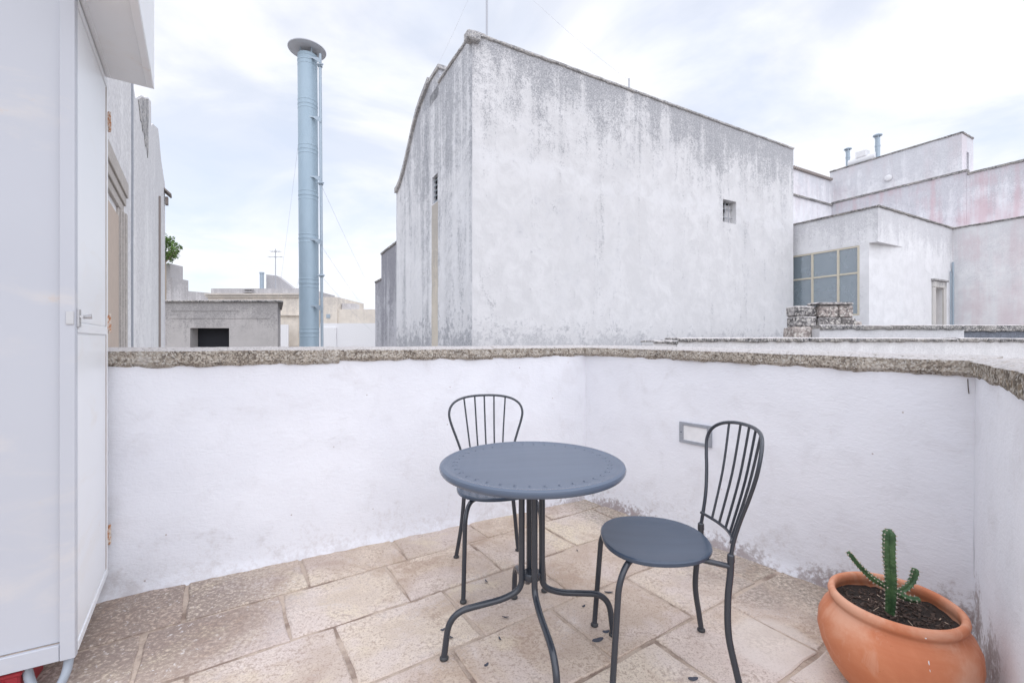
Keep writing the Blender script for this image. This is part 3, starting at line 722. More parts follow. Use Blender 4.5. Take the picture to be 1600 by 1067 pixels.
for za, zz in ((z0, z0+.03), (z1-.03, z1), (H+.030, H+.062)): door.obox(onD((s0+s1-fw)/2, (za+zz)/2, -.0022), d3D, n3D, UP, (s1-s0-fw)/2-.001, .0033, (zz-za)/2, .001)
dr = door.build('door', M['sheet'], cab)
for zlo, zhi in ((z0+.036, H+.024), (H+.068, z1-.036)):
    q = MB(); q.obox(onD((s0+s1-fw)/2-.002, (zlo+zhi)/2, -.0035), d3D, n3D, UP, (s1-s0-fw)/2-.004, .0015, (zhi-zlo)/2); dp = q.build('door_panel', M['sheet'], dr)
    q = MB(); q.obox(onD(s1-fw-.003, (zlo+zhi)/2, -.0015), d3D, n3D, UP, .0022, .0012, (zhi-zlo)/2); q.build('panel_seam', sm, dp)
for z in (H+.99, H+.083, .30):
    q = MB(); c = onD(LD+.004, z, .004); q.tube([c-UP*.042, c-UP*.001], .0075, 10); q.tube([c+UP*.001, c+UP*.042], .0065, 10); q.tube([c-UP*.047, c-UP*.042], .005, 8)
    q.obox(onD(LD-.01, z, .003), d3D, n3D, UP, .012, .002, .03); q.build('hinge', M['rust'], dr, smooth='auto')
q = MB(); q.obox(onD(.015, H+.078, .003), d3D, n3D, UP, .016, .003, .03, .001); c = onD(.03, H+.083, .006)
q.tube([onD(.0, H+.083, .011), onD(.055, H+.083, .011)], .005, 8); q.tube([onD(.045, H+.083, .008), onD(.045, H+.086, .030)], [.006, .009], 10); q.obox(onF(.012, H+.078, .016), d3F, n3F, UP, .010, .004, .022, .001)
q.build('latch', M['chrome'], dr, smooth='auto')
hood = MB(); W = .165
a0, a1 = onD(-.45, 0, -.004), onD(LD*.945, 0, -.004); b1, b0 = onD(LD*.945, 0, W), onD(-.45, 0, W)
hood.prism([(p.x, p.y) for p in (a0, a1, b1, b0)], zt, zcab); hd = hood.build('hood_box', M['sheet'], cab)
q = MB(); q.obox(onD(LD*.945/2-.22, zt-.004, W-.014), d3D, n3D, UP, LD*.945/2+.2, .013, .0035, .001); q.obox(onD(LD*.945/2-.22, zt-.003, .008), d3D, n3D, UP, LD*.945/2+.2, .008, .0025, .001); q.build('hood_lip', M['sheet'], hd)
for s_, o_ in ((.14, .40), (.55, .10)):
    q = MB(); c = onD(s_, 0, -o_-.03); q.box(c.x-.02, c.x+.02, c.y-.02, c.y+.02, 0, zb+.002); q.build('support_foot', M['dark'], cab)

q = MB(); c = K+dF*.34-nF*.10; q.obox((c.x, c.y, .055), d3F, n3F, UP, .20, .09, .053, .006); q.obox((c.x, c.y, .103), d3F, n3F, UP, .206, .096, .007, .003)
for k in range(5): e = c+dF*(-.16+k*.08)+nF*.091; q.obox((e.x, e.y, .05), d3F, n3F, UP, .006, .004, .040, .001)
tag(q.build('plastic_crate', M['red']), 'red plastic crate pushed under the white cabinet', 'crate')
def gp(s, o, z): e = K+dF*s+nF*o; return V(e.x, e.y, z)
q = MB(); q.tube(smooth_path([gp(.03, -.05, .14), gp(.028, -.005, .07), gp(.055, .012, .022), gp(.10, -.005, .03), gp(.13, -.035, .09), gp(.14, -.05, .14)], 8), .013, 12)
tag(q.build('looped_hose', M['hose'], smooth=True), 'grey hose hanging in a small loop under the cabinet corner', 'hose')
q = MB(); q.tube(smooth_path([gp(.21, -.05, .15), gp(.205, -.0, .09), gp(.20, .03, .03), gp(.185, .07, .014), gp(.16, .14, .014)], 8), .012, 12)
tag(q.build('straight_hose', M['hose'], smooth=True), 'grey hose coming down beside the red crate', 'hose')
q = MB(); q.tube(smooth_path([gp(.15, -.12, .015), gp(.13, -.02, .014), gp(.125, .05, .014), gp(.15, .12, .014)], 8), .011, 12)
tag(q.build('floor_hose', M['hose'], smooth=True), 'grey hose lying on the floor between the loop and the crate', 'hose')

# ------------------------------------------------------------------ dried leaves on the floor
leaf_labels = ['small dark leaf scrap beside the left table foot', 'longest dark leaf scrap just left of the nearer chair front leg', 'dark leaf scrap touching the right table foot', 'dark leaf scrap between the right table leg and chair seat',
    'dark leaf scrap under the table below the hub', 'pale dark leaf scrap behind the left table leg bend', 'dark leaf scrap in the joint right of the left table foot', 'thin leaf scrap inside the bend of the left table leg',
    'dark leaf scrap at the bottom edge between the nearer chair legs', 'tiny leaf scrap behind the table hub on the bare paving', 'small leaf scrap near the back chair front leg', 'small leaf scrap under the right table leg', 'small leaf scrap left of the front table leg']
spots = [(703, 996, .035), (934, 1001, .05), (947, 988, .03), (951, 926, .04), (790, 965, .03), (760, 909, .025), (781, 999, .022), (692, 985, .02), (1083, 1062, .035), (902, 861, .016), (745, 948, .02), (912, 948, .018), (760, 1040, .02)]
for k, (sx, sy, ln) in enumerate(spots):
    d = H*700/(sy-533.5); x = (sx-800)/700*d; a = random.uniform(0, 3.14); mb = MB(); n = 6; vs = []
    if k == 1: a = .35
    for i in range(n+1):
        f = i/n-.5; wd = ln*.16*math.sqrt(max(0, 1-(2*f)**2))+.0007
        for s in (-1, 1): vs.append((x+math.cos(a)*f*ln-math.sin(a)*s*wd, d+math.sin(a)*f*ln+math.cos(a)*s*wd, .0045+.006*abs(f)+.0015*s))
    for i in range(n+1):
        for s in (0, 1): v = vs[2*i+s]; vs.append((v[0], v[1], v[2]-.0012))
    m_ = 2*(n+1)
    fs = [(2*i, 2*i+1, 2*i+3, 2*i+2) for i in range(n)]+[(m_+2*i+2, m_+2*i+3, m_+2*i+1, m_+2*i) for i in range(n)]
    fs += [(2*i+2, m_+2*i+2, m_+2*i, 2*i) for i in range(n)]+[(2*i+1, m_+2*i+1, m_+2*i+3, 2*i+3) for i in range(n)]
    mb.add(vs, fs); tag(mb.build('dried_leaf', M['leafdark'], origin=V(x, d, 0)), leaf_labels[k], 'leaf', 'leaf scraps on the paving')

# ------------------------------------------------------------------ buildings around
E = H
def P2(o, r=0., l=0.): return o+RD*r+LDIR*l
def holed(mb, A, d, L, z0, z1, holes, depth_mat=None):
    """vertical wall face from A along d with rectangular recesses (u0,u1,za,zb,depth); left-to-right as seen from outside"""
    nrm = V(d.y, -d.x)
    us = sorted({0, L}|{h[0] for h in holes}|{h[1] for h in holes}); zs = sorted({z0, z1}|{h[2] for h in holes}|{h[3] for h in holes})
    def pt(u, z, o=0.): q = A+d*u-nrm*o; return V(q.x, q.y, z)
    for i in range(len(us)-1):
        for j in range(len(zs)-1):
            cu, cz = (us[i]+us[i+1])/2, (zs[j]+zs[j+1])/2
            if any(h[0] < cu < h[1] and h[2] < cz < h[3] for h in holes): continue
            mb.quad(pt(us[i], zs[j]), pt(us[i+1], zs[j]), pt(us[i+1], zs[j+1]), pt(us[i], zs[j+1]))
    for (u0, u1, za, zb_, dp) in holes:
        mb.quad(pt(u0, za), pt(u0, za, dp), pt(u0, zb_, dp), pt(u0, zb_)); mb.quad(pt(u1, za, dp), pt(u1, za), pt(u1, zb_), pt(u1, zb_, dp))
        mb.quad(pt(u0, zb_, dp), pt(u1, zb_, dp), pt(u1, zb_), pt(u0, zb_)); mb.quad(pt(u0, za), pt(u1, za), pt(u1, za, dp), pt(u0, za, dp))
    return pt
def cap(A, B, zt_, h, over, thick, mat, parent, name='coping', res=.12, jag=.03, amp=2.5, seed=0.):
    d = (B-A).normalized(); inn = V(d.y, -d.x)
    return coping_stone(A, B, inn, (zt_, zt_-h), (zt_, zt_-h), over, thick, mat, parent, res=res, seed=seed, amp=amp, name=name, lowjag=jag)

# --- the big windowless house
G = V(-.886, 10.0); ZT = E+6.87; LR, LLn = 12.5, 6.62
m_right = plaster('big_house_right_render', (.705, .70, .705), (.29, .30, .33), top=ZT, length=2.9, amount=.78, grad=.20, mott=.5, band=(E+4.15, .35), bottom=(E-.2, 1.0, .5))
m_left = plaster('big_house_left_render', (.735, .74, .76), (.29, .305, .345), top=ZT+.2, length=7.5, amount=.75, grad=.17, mott=.6, off=5.3, band=(E+3.9, .32), bottom=(E-.3, 1.6, .8), vbands=[(G, LDIR, 3.35, .42, .95), (G, LDIR, 5.6, .25, .4), (G, LDIR, 1.6, .3, .35), (G, LDIR, .12, .12, .5)])
big = thing('stucco_house', (G.x+5, G.y+6, -5), 'large windowless weathered white stucco house with a sloping roofline in the centre', 'house')
wu0, wu1 = 8.62, 9.28
mb = MB(); ptR = holed(mb, G, RD, LR, -5, ZT, [(wu0, wu1, E+3.78, E+4.50, .26)])
g2, g3 = P2(G, LR), P2(G, LR, 8.0)
mb.quad((g2.x, g2.y, -5), (g3.x, g3.y, -5), (g3.x, g3.y, E+4.8), (g2.x, g2.y, E+4.8)); mb.quad((g2.x, g2.y, E+4.8), (P2(G, LR, 2.25).x, P2(G, LR, 2.25).y, E+4.8), (P2(G, LR, 2.25).x, P2(G, LR, 2.25).y, ZT), (g2.x, g2.y, ZT)); g4 = P2(G, 0, 2.25)
g5 = P2(G, LR, 2.25); mb.quad((G.x, G.y, ZT-.02), (g2.x, g2.y, ZT-.02), (g5.x, g5.y, ZT-.02), (g4.x, g4.y, ZT-.02)); mb.quad((g5.x, g5.y, E+4.8), (g4.x, g4.y, E+4.8), (g4.x, g4.y, ZT-.02), (g5.x, g5.y, ZT-.02)); g6 = P2(G, 0.02, 6.5); mb.quad((g4.x, g4.y, E+4.8), (g5.x, g5.y, E+4.8), (g3.x, g3.y, E+4.8), (g6.x, g6.y, E+4.8))
right = mb.build('right_wall', m_right, big)
# left wall with curved shoulder
mb = MB(); lu0, lu1 = 2.32, 2.86; FZ = E+3.20
def leftpt(l, z, o=0.): q = P2(G, o, l); return V(q.x, q.y, z)
cols = [0, 1.2, 2.25]
hz0, hz1 = E+4.32, E+5.18
# opening in the left wall (bearing x 682..692)
hl0, hl1 = 2.30, 2.75; hz0, hz1 = E+3.78, E+4.52
ptL = holed(mb, P2(G, 0, 2.95), -LDIR, 2.95, -5, ZT, [(2.95-hl1, 2.95-hl0, hz0, hz1, .10)])
curve = [(2.95, 7.30), (3.35, 7.18), (3.7, 7.07), (4.1, 6.90), (4.5, 6.60), (5.0, 6.16), (5.5, 5.75), (6.0, 5.42), (6.35, 5.30), (6.62, 5.27)]
for (l0, za), (l1, zb_) in zip(curve[:-1], curve[1:]):
    mb.quad(leftpt(l1, -5), leftpt(l0, -5), leftpt(l0, E+za), leftpt(l1, E+zb_))
mb.quad(leftpt(6.62, -5, 8), leftpt(6.62, -5), leftpt(6.62, E+5.27), leftpt(6.62, E+5.27, 8))
left = mb.build('left_wall', m_left, big)
# raised pier above the shoulder
mb = MB(); a, b = P2(G, -.0, 2.22), P2(G, 0, 2.97); c, d = P2(G, .5, 2.97), P2(G, .5, 2.22)
mb.prism([(p.x, p.y) for p in (a, b, c, d)], ZT-.3, E+7.26); mb.build('pier', m_left, big)
a, b = P2(G, -.04, 2.16), P2(G, -.04, 3.03); c, d = P2(G, .56, 3.03), P2(G, .56, 2.16); mb = MB(); mb.prism([(p.x, p.y) for p in (a, b, c, d)], E+7.262, E+7.36); mb.build('pier_cap', M['coping_pale'], big)
cap(P2(G, -.05), P2(G, LR), ZT+.05, .07, .045, .3, M['coping_pale'], big, seed=2, jag=.02, amp=2)
cap(P2(G, 0, 2.2), P2(G, 0, -.05), ZT+.052, .07, .045, .3, M['coping_pale'], big, seed=5, jag=.02, amp=2)
mb = MB(); a = P2(G, .0, .0)
mb.obox((a.x, a.y, ZT-.1), (RD.x, RD.y, 0), (LDIR.x, LDIR.y, 0), UP, .16, .13, .10, .03); mb.build('corner_corbel', M['coping_pale'], big)
mb = MB(); vs = []
for (l, z) in curve:
    for o, dz_ in ((-.08, -.06), (-.08, .10), (.3, .10), (.3, -.06)): p = leftpt(l, E+z+dz_+.02*nz(l*3, z, 1), o); vs.append(p)
fs = [(4*i+k, 4*i+(k+1) % 4, 4*i+4+(k+1) % 4, 4*i+4+k) for i in range(len(curve)-1) for k in range(4)]+[(3, 2, 1, 0), tuple(4*(len(curve)-1)+k for k in range(4))]
mb.add(vs, fs); mb.build('curved_coping', M['coping_pale'], big)
# barred vent window, right face
win = MB(); r3, l3 = V(RD.x, RD.y, 0), V(LDIR.x, LDIR.y, 0)
win.obox(ptR((wu0+wu1)/2, E+4.14, .275), r3, l3, UP, .33, .012, .36)
wv = win.build('vent_window', M['dark'], big)
for k in range(3): q = MB(); q.tube([ptR(wu0+.14+.17*k, E+3.78, .15), ptR(wu0+.14+.17*k, E+4.50, .15)], .014, 6); q.build('bar', M['antenna'], wv)
for z in (3.98, 4.26): q = MB(); q.tube([ptR(wu0, E+z, .15), ptR(wu1, E+z+.02, .15)], .014, 6); q.build('bar', M['antenna'], wv)
q = MB(); vs = []
for k in range(9):
    z = E+3.80+.62*k/8; off = .36+.10*nz(k*1.7, 3, 1)
    vs += [ptR(wu0+off, z, .22), ptR(wu1, z, .21)]
q.add(vs, [(2*i, 2*i+1, 2*i+3, 2*i+2) for i in range(8)]); vs2 = [v+V(0, 0, 0)+l3*.03 for v in vs]; q.add(vs2, [(2*i+2, 2*i+3, 2*i+1, 2*i) for i in range(8)]); q.build('broken_shutter', m_right, wv)
q = MB(); q.obox(ptL(2.95-(hl0+hl1)/2, (hz0+hz1)/2, .112), l3, r3, UP, .225, .01, .37); lw = q.build('slit_window', M['dark'], big)
for k in range(5): q = MB(); q.tube([ptL(2.95-hl1, hz0+.08+.14*k, .06), ptL(2.95-hl0, hz0+.08+.14*k, .06)], .014, 6); q.build('bar', M['galv'], lw)
# ochre water streak under the slit window is a real strip of old render
m_oc = plaster('ochre_render_strip', (.62, .57, .49), (.36, .35, .36), top=hz0, length=4, amount=.6, mott=.5)
q = MB(); vs = []; n_ = 24
for k in range(n_+1):
    z = E-.5+(hz0-.03-E+.5)*k/n_; wv_ = .04*nz(z*2, 1, 1)+.02*nz(z*7, 4, 1)
    vs += [leftpt(2.78+wv_, z, -.006), leftpt(2.28+.8*wv_, z, -.006), leftpt(2.78+wv_, z, .02), leftpt(2.28+.8*wv_, z, .02)]
q.add(vs, [(4*i, 4*i+1, 4*i+5, 4*i+4) for i in range(n_)]+[(4*i+2, 4*i, 4*i+4, 4*i+6) for i in range(n_)]+[(4*i+1, 4*i+3, 4*i+7, 4*i+5) for i in range(n_)])
tag(q.build('render_strip', m_oc, big), 'ochre streaked strip below the slit window')
# rooftop bits
q = MB(); c = P2(G, 3.4, .25); q.obox((c.x, c.y, ZT+.11), r3, l3, UP, .22, .12, .05, .01); q.build('loose_block', M['tile'], big)

def antenna(name, base, h, label, arms=(), r=.02):
    mb = MB(); mb.tube([base, base+V(0, 0, h)], r, 8)
    t = mb.build('mast', M['antenna']); t.name = name; tag(t, label, 'antenna')
    for (z, l, n) in arms:
        q = MB(); q.tube([base+V(-l, 0, z), base+V(l, .02, z)], r*.6, 6)
        for k in range(n):
            x = -l+2*l*k/max(1, n-1); q.tube([base+V(x, -.18, z), base+V(x, .18, z)], r*.45, 5)
        q.build('crossbar', M['antenna'], t)
    return t
c = P2(G, .6, .5); antenna('aerial_mast', V(c.x, c.y, ZT), 2.6, 'thin aerial mast above the front corner of the large house', r=.025)
c = P2(G, 4.95, .3); antenna('short_mast', V(c.x, c.y, ZT), .55, 'short thin mast halfway along the large house roof', r=.022)
def wire(name, a, b, sag, label, r=.003, parent=None):
    a, b = Vector(a), Vector(b); pts = [a+(b-a)*(k/16)-V(0, 0, sag*4*(k/16)*(1-k/16)) for k in range(17)]
    mb = MB(); mb.tube(pts, r, 5); o = mb.build(name, M['wire'], parent, smooth=True)
    return tag(o, label, 'cable') if parent is None else o
c = P2(G, .6, .5); top_ = V(c.x, c.y, ZT+2.4); e = P2(G, 4.95, .3)
wire('aerial_cable', top_, (e.x, e.y, ZT+.5), .15, 'thin cable sagging between the two roof masts')
e = P2(G, -.0, 2.6); wire('stay_cable', top_, (e.x, e.y, E+7.36), .1, 'thin stay cable from the tall mast to the raised pier')

# --- lower blocks continuing the street front
m_blk = plaster('grey_block_render', (.54, .545, .58), (.22, .22, .26), top=E+3.6, length=6, amount=.9, mott=.7, off=2.2)
def block(name, o0, o1, depth, ztop, mat, label, cat='house', capm=True):
    t = thing(name, (((o0+o1)/2).x, ((o0+o1)/2).y, -5), label, cat); d = (o1-o0).normalized(); inn = V(-d.y, d.x)
    mb = MB(); mb.prism([(p.x, p.y) for p in (o0, o1, o1+inn*depth, o0+inn*depth)], -5, ztop); mb.build('wall', mat, t)
    if capm: cap(o0, o1, ztop+.06, .09, .04, .3, M['coping_far'], t, jag=.02, seed=o0.x)
    return t
block('lower_house', P2(G, .12, 9.5), P2(G, .12, 6.66), 6, E+3.58, m_blk, 'grey weathered house with flat top stepping down left of the large house')
block('low_annex', P2(G, .25, 11.3), P2(G, .25, 9.53), 6, E+2.62, m_blk, 'lowest grey annex at the left end of the stepped street front')

# --- white house with the big window (right)
PA = V(11.44, 14.0); ZA = E+4.22; QA = P2(PA, 5.78); m_A = plaster('window_house_render', (.80, .80, .81), (.36, .36, .40), top=ZA, length=1.6, amount=.42, mott=.2, off=1.1, )
m_A2 = plaster('window_house_side_render', (.81, .81, .825), (.38, .38, .42), top=ZA, length=4, amount=.22, mott=.35, off=7.7, tint=(.62, .42, .45), tint_amt=.35)
wa = thing('window_house', (PA.x, PA.y, -5), 'white flat roofed house with large six pane window and cut corner', 'house')
CZ = E+3.12; c1 = P2(PA, 0, .24); c2 = P2(PA, 1.72)
W0, W1, WZ0, WZ1, WM = .50, 3.05, E+.84, E+3.10, E+2.22
mb = MB()
ptA = holed(mb, P2(PA, 0, 3.4), -LDIR, 3.4-.24, -5, CZ, [(3.4-W1, 3.4-W0, WZ0, WZ1, .14)])
mb.quad((c1.x, c1.y, -5), (c2.x, c2.y, -5), (c2.x, c2.y, CZ), (c1.x, c1.y, CZ))
D0, D1 = 4.18, 4.85
ptA2 = holed(mb, c2, RD, 5.78-1.72, -5, CZ, [(D0-1.72, D1-1.72, E-1.2, E+1.93, .28)])
up = MB(); p3, p4 = P2(PA, 0, 3.4), P2(QA, 0, 3.4)
up.prism([(p.x, p.y) for p in (p3, PA, QA, p4)], CZ, ZA); up.build('upper_wall', m_A, wa); mb.build('lower_wall', m_A, wa)
w3_ = MB(); q1 = P2(QA, 0, -4.5); q2 = P2(QA, 5, -4.5); q3 = P2(QA, 5, 3.4)
w3_.prism([(p.x, p.y) for p in (QA, q1, q2, q3, p4)], -5, ZA-.004); w3_.build('side_wing', m_A2, wa)
cap(P2(PA, 0, 3.3), P2(PA, 0, -.02), ZA+.05, .07, .05, .3, M['coping_far'], wa, jag=.015, seed=1); cap(P2(PA, .02), P2(QA, -.02), ZA+.052, .07, .05, .3, M['coping_far'], wa, jag=.015, seed=2)
cap(P2(QA, 0, .1), q1, ZA+.048, .07, .05, .3, M['coping_far'], wa, jag=.015, seed=3)
# window
wf = MB(); um = [3.4-W1, 3.4-2.33, 3.4-1.86+.0, 3.4-1.13, 3.4-W0]; nl3 = V(-RD.x, -RD.y, 0)
def wbar(u0, u1, za, zz, o=.03, th=.03): wf.obox(ptA((u0+u1)/2, (za+zz)/2, o), l3, r3, UP, abs(u1-u0)/2, th, (zz-za)/2)
for u in (um[0]+.03, 3.4-1.93, 3.4-1.12, um[4]-.03): wbar(u-.032, u+.032, WZ0, WZ1)
for z in (WZ0+.03, WM, WZ1-.03): wbar(um[0]+.06, um[4]-.06, z-.028, z+.028, .032, .026)
wo_ = wf.build('window_frame', M['wframe'], wa)
vcols = [um[0]+.03, 3.4-1.93, 3.4-1.12, um[4]-.03]
for i in range(3):
    for za, zz in ((WZ0+.058, WM-.028), (WM+.028, WZ1-.058)):
        q = MB(); q.obox(ptA((vcols[i]+vcols[i+1])/2, (za+zz)/2, .035), l3, r3, UP, (vcols[i+1]-vcols[i])/2-.032, .004, (zz-za)/2); q.build('pane', M['glass'], wo_)
q = MB()      # room behind the glass
ra, rb = ptA(um[0]-.05, 0, .145), ptA(um[4]+.05, 0, .145); rc, rd = ptA(um[4]+.05, 0, .75), ptA(um[0]-.05, 0, .75)
for (a, b) in ((rb, rc), (rc, rd), (rd, ra)): q.quad((a.x, a.y, WZ0-.4), (b.x, b.y, WZ0-.4), (b.x, b.y, WZ1+.1), (a.x, a.y, WZ1+.1))
q.quad(*[(p.x, p.y, WZ0-.4) for p in (ra, rb, rc, rd)]); q.quad(*[(p.x, p.y, WZ1+.1) for p in (rd, rc, rb, ra)]); q.build('room', M['room'], wa)
q = MB(); q.obox(ptA(3.4-2.25, WZ0+.35, .16), l3, r3, UP, .85, .06, .40); q.build('tan_board', M['tan'], wa)
q = MB(); q.tube([ptA(3.4-2.55, WZ0, .2), ptA(3.4-2.5, WM-.25, .2)], .025, 8); q.build('pole', M['wood'], wa)
q = MB(); q.tube([ptA(3.4-.86, WZ0+.2, .2), ptA(3.4-.80, WM-.25, .2)], .03, 8); q.build('blue_pole', simple('blue_plastic', (.22, .52, .62), .5), wa)
# door with stone surround
dm = MB()
def dbx(u0, u1, za, zz, o, th): dm.obox(ptA2((u0+u1)/2-1.72, (za+zz)/2, o), r3, l3, UP, (u1-u0)/2, th, (zz-za)/2, .01)
dbx(D0-.24, D0-.004, E-1.2, E+1.93, 0, .05); dbx(D1+.004, D1+.24, E-1.2, E+1.93, 0, .05); dbx(D0-.24, D1+.24, E+1.935, E+2.16, 0, .055); dbx(D0-.30, D1+.30, E+2.165, E+2.23, 0, .10)
ds = dm.build('door_surround', plaster('door_stone', (.62, .60, .57), (.25, .25, .27), top=E+2.3, length=.5, amount=.8, mott=.5), wa)
q = MB(); q.obox(ptA2((D0+D1)/2-1.72, E+.36, .275), r3, l3, UP, (D1-D0)/2, .02, 1.57); dd = q.build('door_leaf', M['wood'], wa)
q = MB(); q.obox(ptA2(D0+.30-1.72, E+.36, .25), r3, l3, UP, .02, .012, 1.55); q.build('rail', M['dark'], dd)
q = MB(); q.tube([ptA2(5.62-1.72, E-1, -.06), ptA2(5.62-1.72, E+2.95, -.06)], .035, 8); q.tube([ptA2(5.45-1.72, E-1, -.05), ptA2(5.45-1.72, E+2.6, -.05), ptA2(5.62-1.72, E+2.6, -.05)], .02, 6); q.build('down_pipe', M['galv'], wa)

# --- tall stepped house behind
PB = V(15.7, 22.0); m_B = plaster('pink_stained_render', (.77, .765, .79), (.40, .40, .45), top=E+6.7, length=3, amount=.5, mott=.35, off=3.3, tint=(.60, .40, .43), tint_amt=.6)
m_B2 = plaster('upper_block_render', (.79, .79, .81), (.42, .43, .48), top=E+8.4, length=3, amount=.45, mott=.4, off=9.1, tint=(.66, .56, .58), tint_amt=.35)
tb_ = thing('stepped_house', (PB.x, PB.y, -5), 'tall stepped white house with pink stained wall and rooftop flues at far right', 'house')
mb = MB(); a, b, b2 = P2(PB, 0, 0), P2(PB, 0, -4.83), P2(PB, 0, -9)
mb.prism([(p.x, p.y) for p in (a, b, P2(b, 5), P2(a, 5))], -5, E+6.76); mb.prism([(p.x, p.y) for p in (P2(b, .002, -.004), b2, P2(b2, 6), P2(b, 6))], -5, E+6.62); mb.build('lower_tier', m_B, tb_)
mb = MB(); a, b = P2(PB, .25, .2), P2(PB, .25, -4.62); U = E+8.42
ptU = holed(mb, b, RD, 1.22, E+6.5, U, [(.50, .74, E+6.70, E+7.75, .3)])
c, d = P2(b, 1.22), P2(a, 1.22); mb.quad((a.x, a.y, E+6.5), (b.x, b.y, E+6.5), (b.x, b.y, U), (a.x, a.y, U)); mb.quad((c.x, c.y, E+6.5), (d.x, d.y, E+6.5), (d.x, d.y, U), (c.x, c.y, U)); mb.quad(*[(p.x, p.y, U) for p in (a, b, c, d)])
mb.quad((d.x, d.y, E+6.5), (a.x, a.y, E+6.5), (a.x, a.y, U), (d.x, d.y, U)); mb.build('upper_tier', m_B2, tb_)
q = MB(); q.obox(ptU(.62, E+7.2, .3), r3, l3, UP, .13, .01, .55); q.build('door_opening', simple('faded_door', (.42, .43, .46), .8), tb_)
cap(P2(PB, 0, .1), P2(PB, 0, -4.85), E+6.83, .1, .05, .24, M['coping_far'], tb_, jag=.015, seed=11); cap(P2(PB, 0, -4.86), b2, E+6.69, .1, .05, .3, M['coping_far'], tb_, jag=.03, seed=12)
cap(a, b, U+.05, .08, .04, .2, M['coping_far'], tb_, jag=.015, seed=13); cap(b, c, U+.052, .08, .04, .2, M['coping_far'], tb_, jag=.015, seed=14)
mb = MB(); e = P2(PB, -4.5); f = P2(PB, .3); mb.prism([(p.x, p.y) for p in (e, f, P2(f, 0, 4), P2(e, 0, 4))], -5, E+7.85); mb.build('left_wing', m_B2, tb_)
cap(e, P2(PB, -.02), E+6.72, .1, .07, -.02, M['coping_far'], tb_, name='string_course', jag=.01, seed=15)
q = MB()
for k in range(26):
    c = P2(e, .1+.17*k, .06); q.tube([V(c.x, c.y, E+7.90)-l3*.16, V(c.x, c.y, E+7.95)+l3*.3], .07, 8)
tag(q.build('ridge_tiles', M['tile'], tb_), 'row of clay edge tiles')
def flue(r, l, h, rad, label):
    c = P2(PB, r, l); z = U; mb = MB()
    t = thing('roof_flue', (c.x, c.y, z), label, 'flue', 'roof flues')
    mb.lathe([(rad, -.5), (rad, h*.62), (rad*1.15, h*.62), (rad*1.15, h*.68), (rad, h*.68), (rad, h)], (c.x, c.y, z), 16); mb.build('pipe', M['galv'], t, smooth='auto')
    q = MB(); q.lathe([(rad*1.9, h*1.08), (rad*1.9, h*1.12), (.001, h*1.2)], (c.x, c.y, z), 16); q.build('cowl', M['galv'], t, smooth='auto')
    for k in range(3): an = k*2.1; q = MB(); q.tube([V(c.x+rad*.9*math.cos(an), c.y+rad*.9*math.sin(an), z+h*.95), V(c.x+rad*1.2*math.cos(an), c.y+rad*1.2*math.sin(an), z+h*1.1)], .02, 5); q.build('cowl_bracket', M['galv'], t)
flue(.7, -.38, .92, .085, 'shorter metal flue left of the rooftop tank on the stepped house'); flue(.75, -1.58, 1.1, .095, 'taller metal flue right of the rooftop tank on the stepped house')
c = P2(PB, .7, -1.0); t = thing('rooftop_tank', (c.x, c.y, U), 'small white rooftop tank between the two flues', 'tank')
q = MB(); q.tube([V(c.x, c.y, U+.26)-l3*.55, V(c.x, c.y, U+.26)+l3*.55], .19, 14); q.build('drum', M['white'], t, smooth='auto')
q = MB(); q.obox((c.x, c.y, U+.52), r3, l3, UP, .2, .22, .16, .03); q.build('box', M['white'], t)
q = MB(); q.obox((c.x, c.y, U+.04), r3, l3, UP, .2, .5, .06); q.build('cradle', M['galv'], t)
c = P2(PB, .23, -2.2); t = MB(); t.lathe([(.14, 0), (.14, .06), (.1, .10), (.001, .12)], (0, 0, 0), 16); 
lm = t.build('round_vent', M['white']); lm.parent = tb_; lm.location = (V(c.x, c.y, E+7.35)-wloc(tb_)); lm.rotation_euler = (0, R(-90), math.atan2(RD.y, RD.x))

# --- nearer roof-terrace walls on the right
m_low = plaster('low_wall_render', (.79, .785, .79), (.36, .35, .37), top=E+.06, length=1.2, amount=.3, mott=.3, off=6.)
DC = V(.95, .312).normalized(); S0 = V(2.60, 7.05)
def lowwall(name, A, B, z, label, mat, over=.05, th=.28, h=.10, amp=2.6):
    t = thing(name, (((A+B)/2).x, ((A+B)/2).y, -5), label, 'wall'); d = (B-A).normalized(); inn = V(-d.y, d.x)
    mb = MB(); mb.prism([(p.x, p.y) for p in (A, B, B+inn*th, A+inn*th)], -5, z-h+.02); mb.build('wall_body', mat, t)
    L = (B-A).length; n = max(2, int(L/1.3))
    for k in range(n):
        coping_stone(A+d*(L*k/n+.006), A+d*(L*(k+1)/n-.006), V(d.y, -d.x), (z+random.uniform(-.008, .008), z-h), (z+random.uniform(-.008, .008), z-h), over, th+.05, M['coping_far'], t, res=.045, seed=k+A.x, amp=amp, lowjag=.02)
    return t
lowwall('boundary_wall', S0, S0+DC*11, E+.068, 'low white boundary wall with dark speckled coping at the foot of the large house', m_low, h=.07)
lowwall('wall_stub', S0+V(-.42, -.12), S0+V(.0, .02), E+.02, 'short wall stub with grey cap at the left end of the boundary wall', m_low, h=.05, amp=1.5)
lowwall('roof_parapet', V(7.55, 11.0), V(11.15, 11.05), E+.40, 'white roof parapet with rough coping in front of the six pane window', m_low, h=.11)
m_dk = plaster('dark_slate_render', (.26, .28, .32), (.12, .13, .16), top=E+.4, length=2, amount=.6, mott=.6, off=2.)
lowwall('dark_parapet', V(11.17, 11.2), V(14.5, 11.2), E+.42, 'dark grey roof parapet with rough coping at the right edge', m_dk, h=.17)
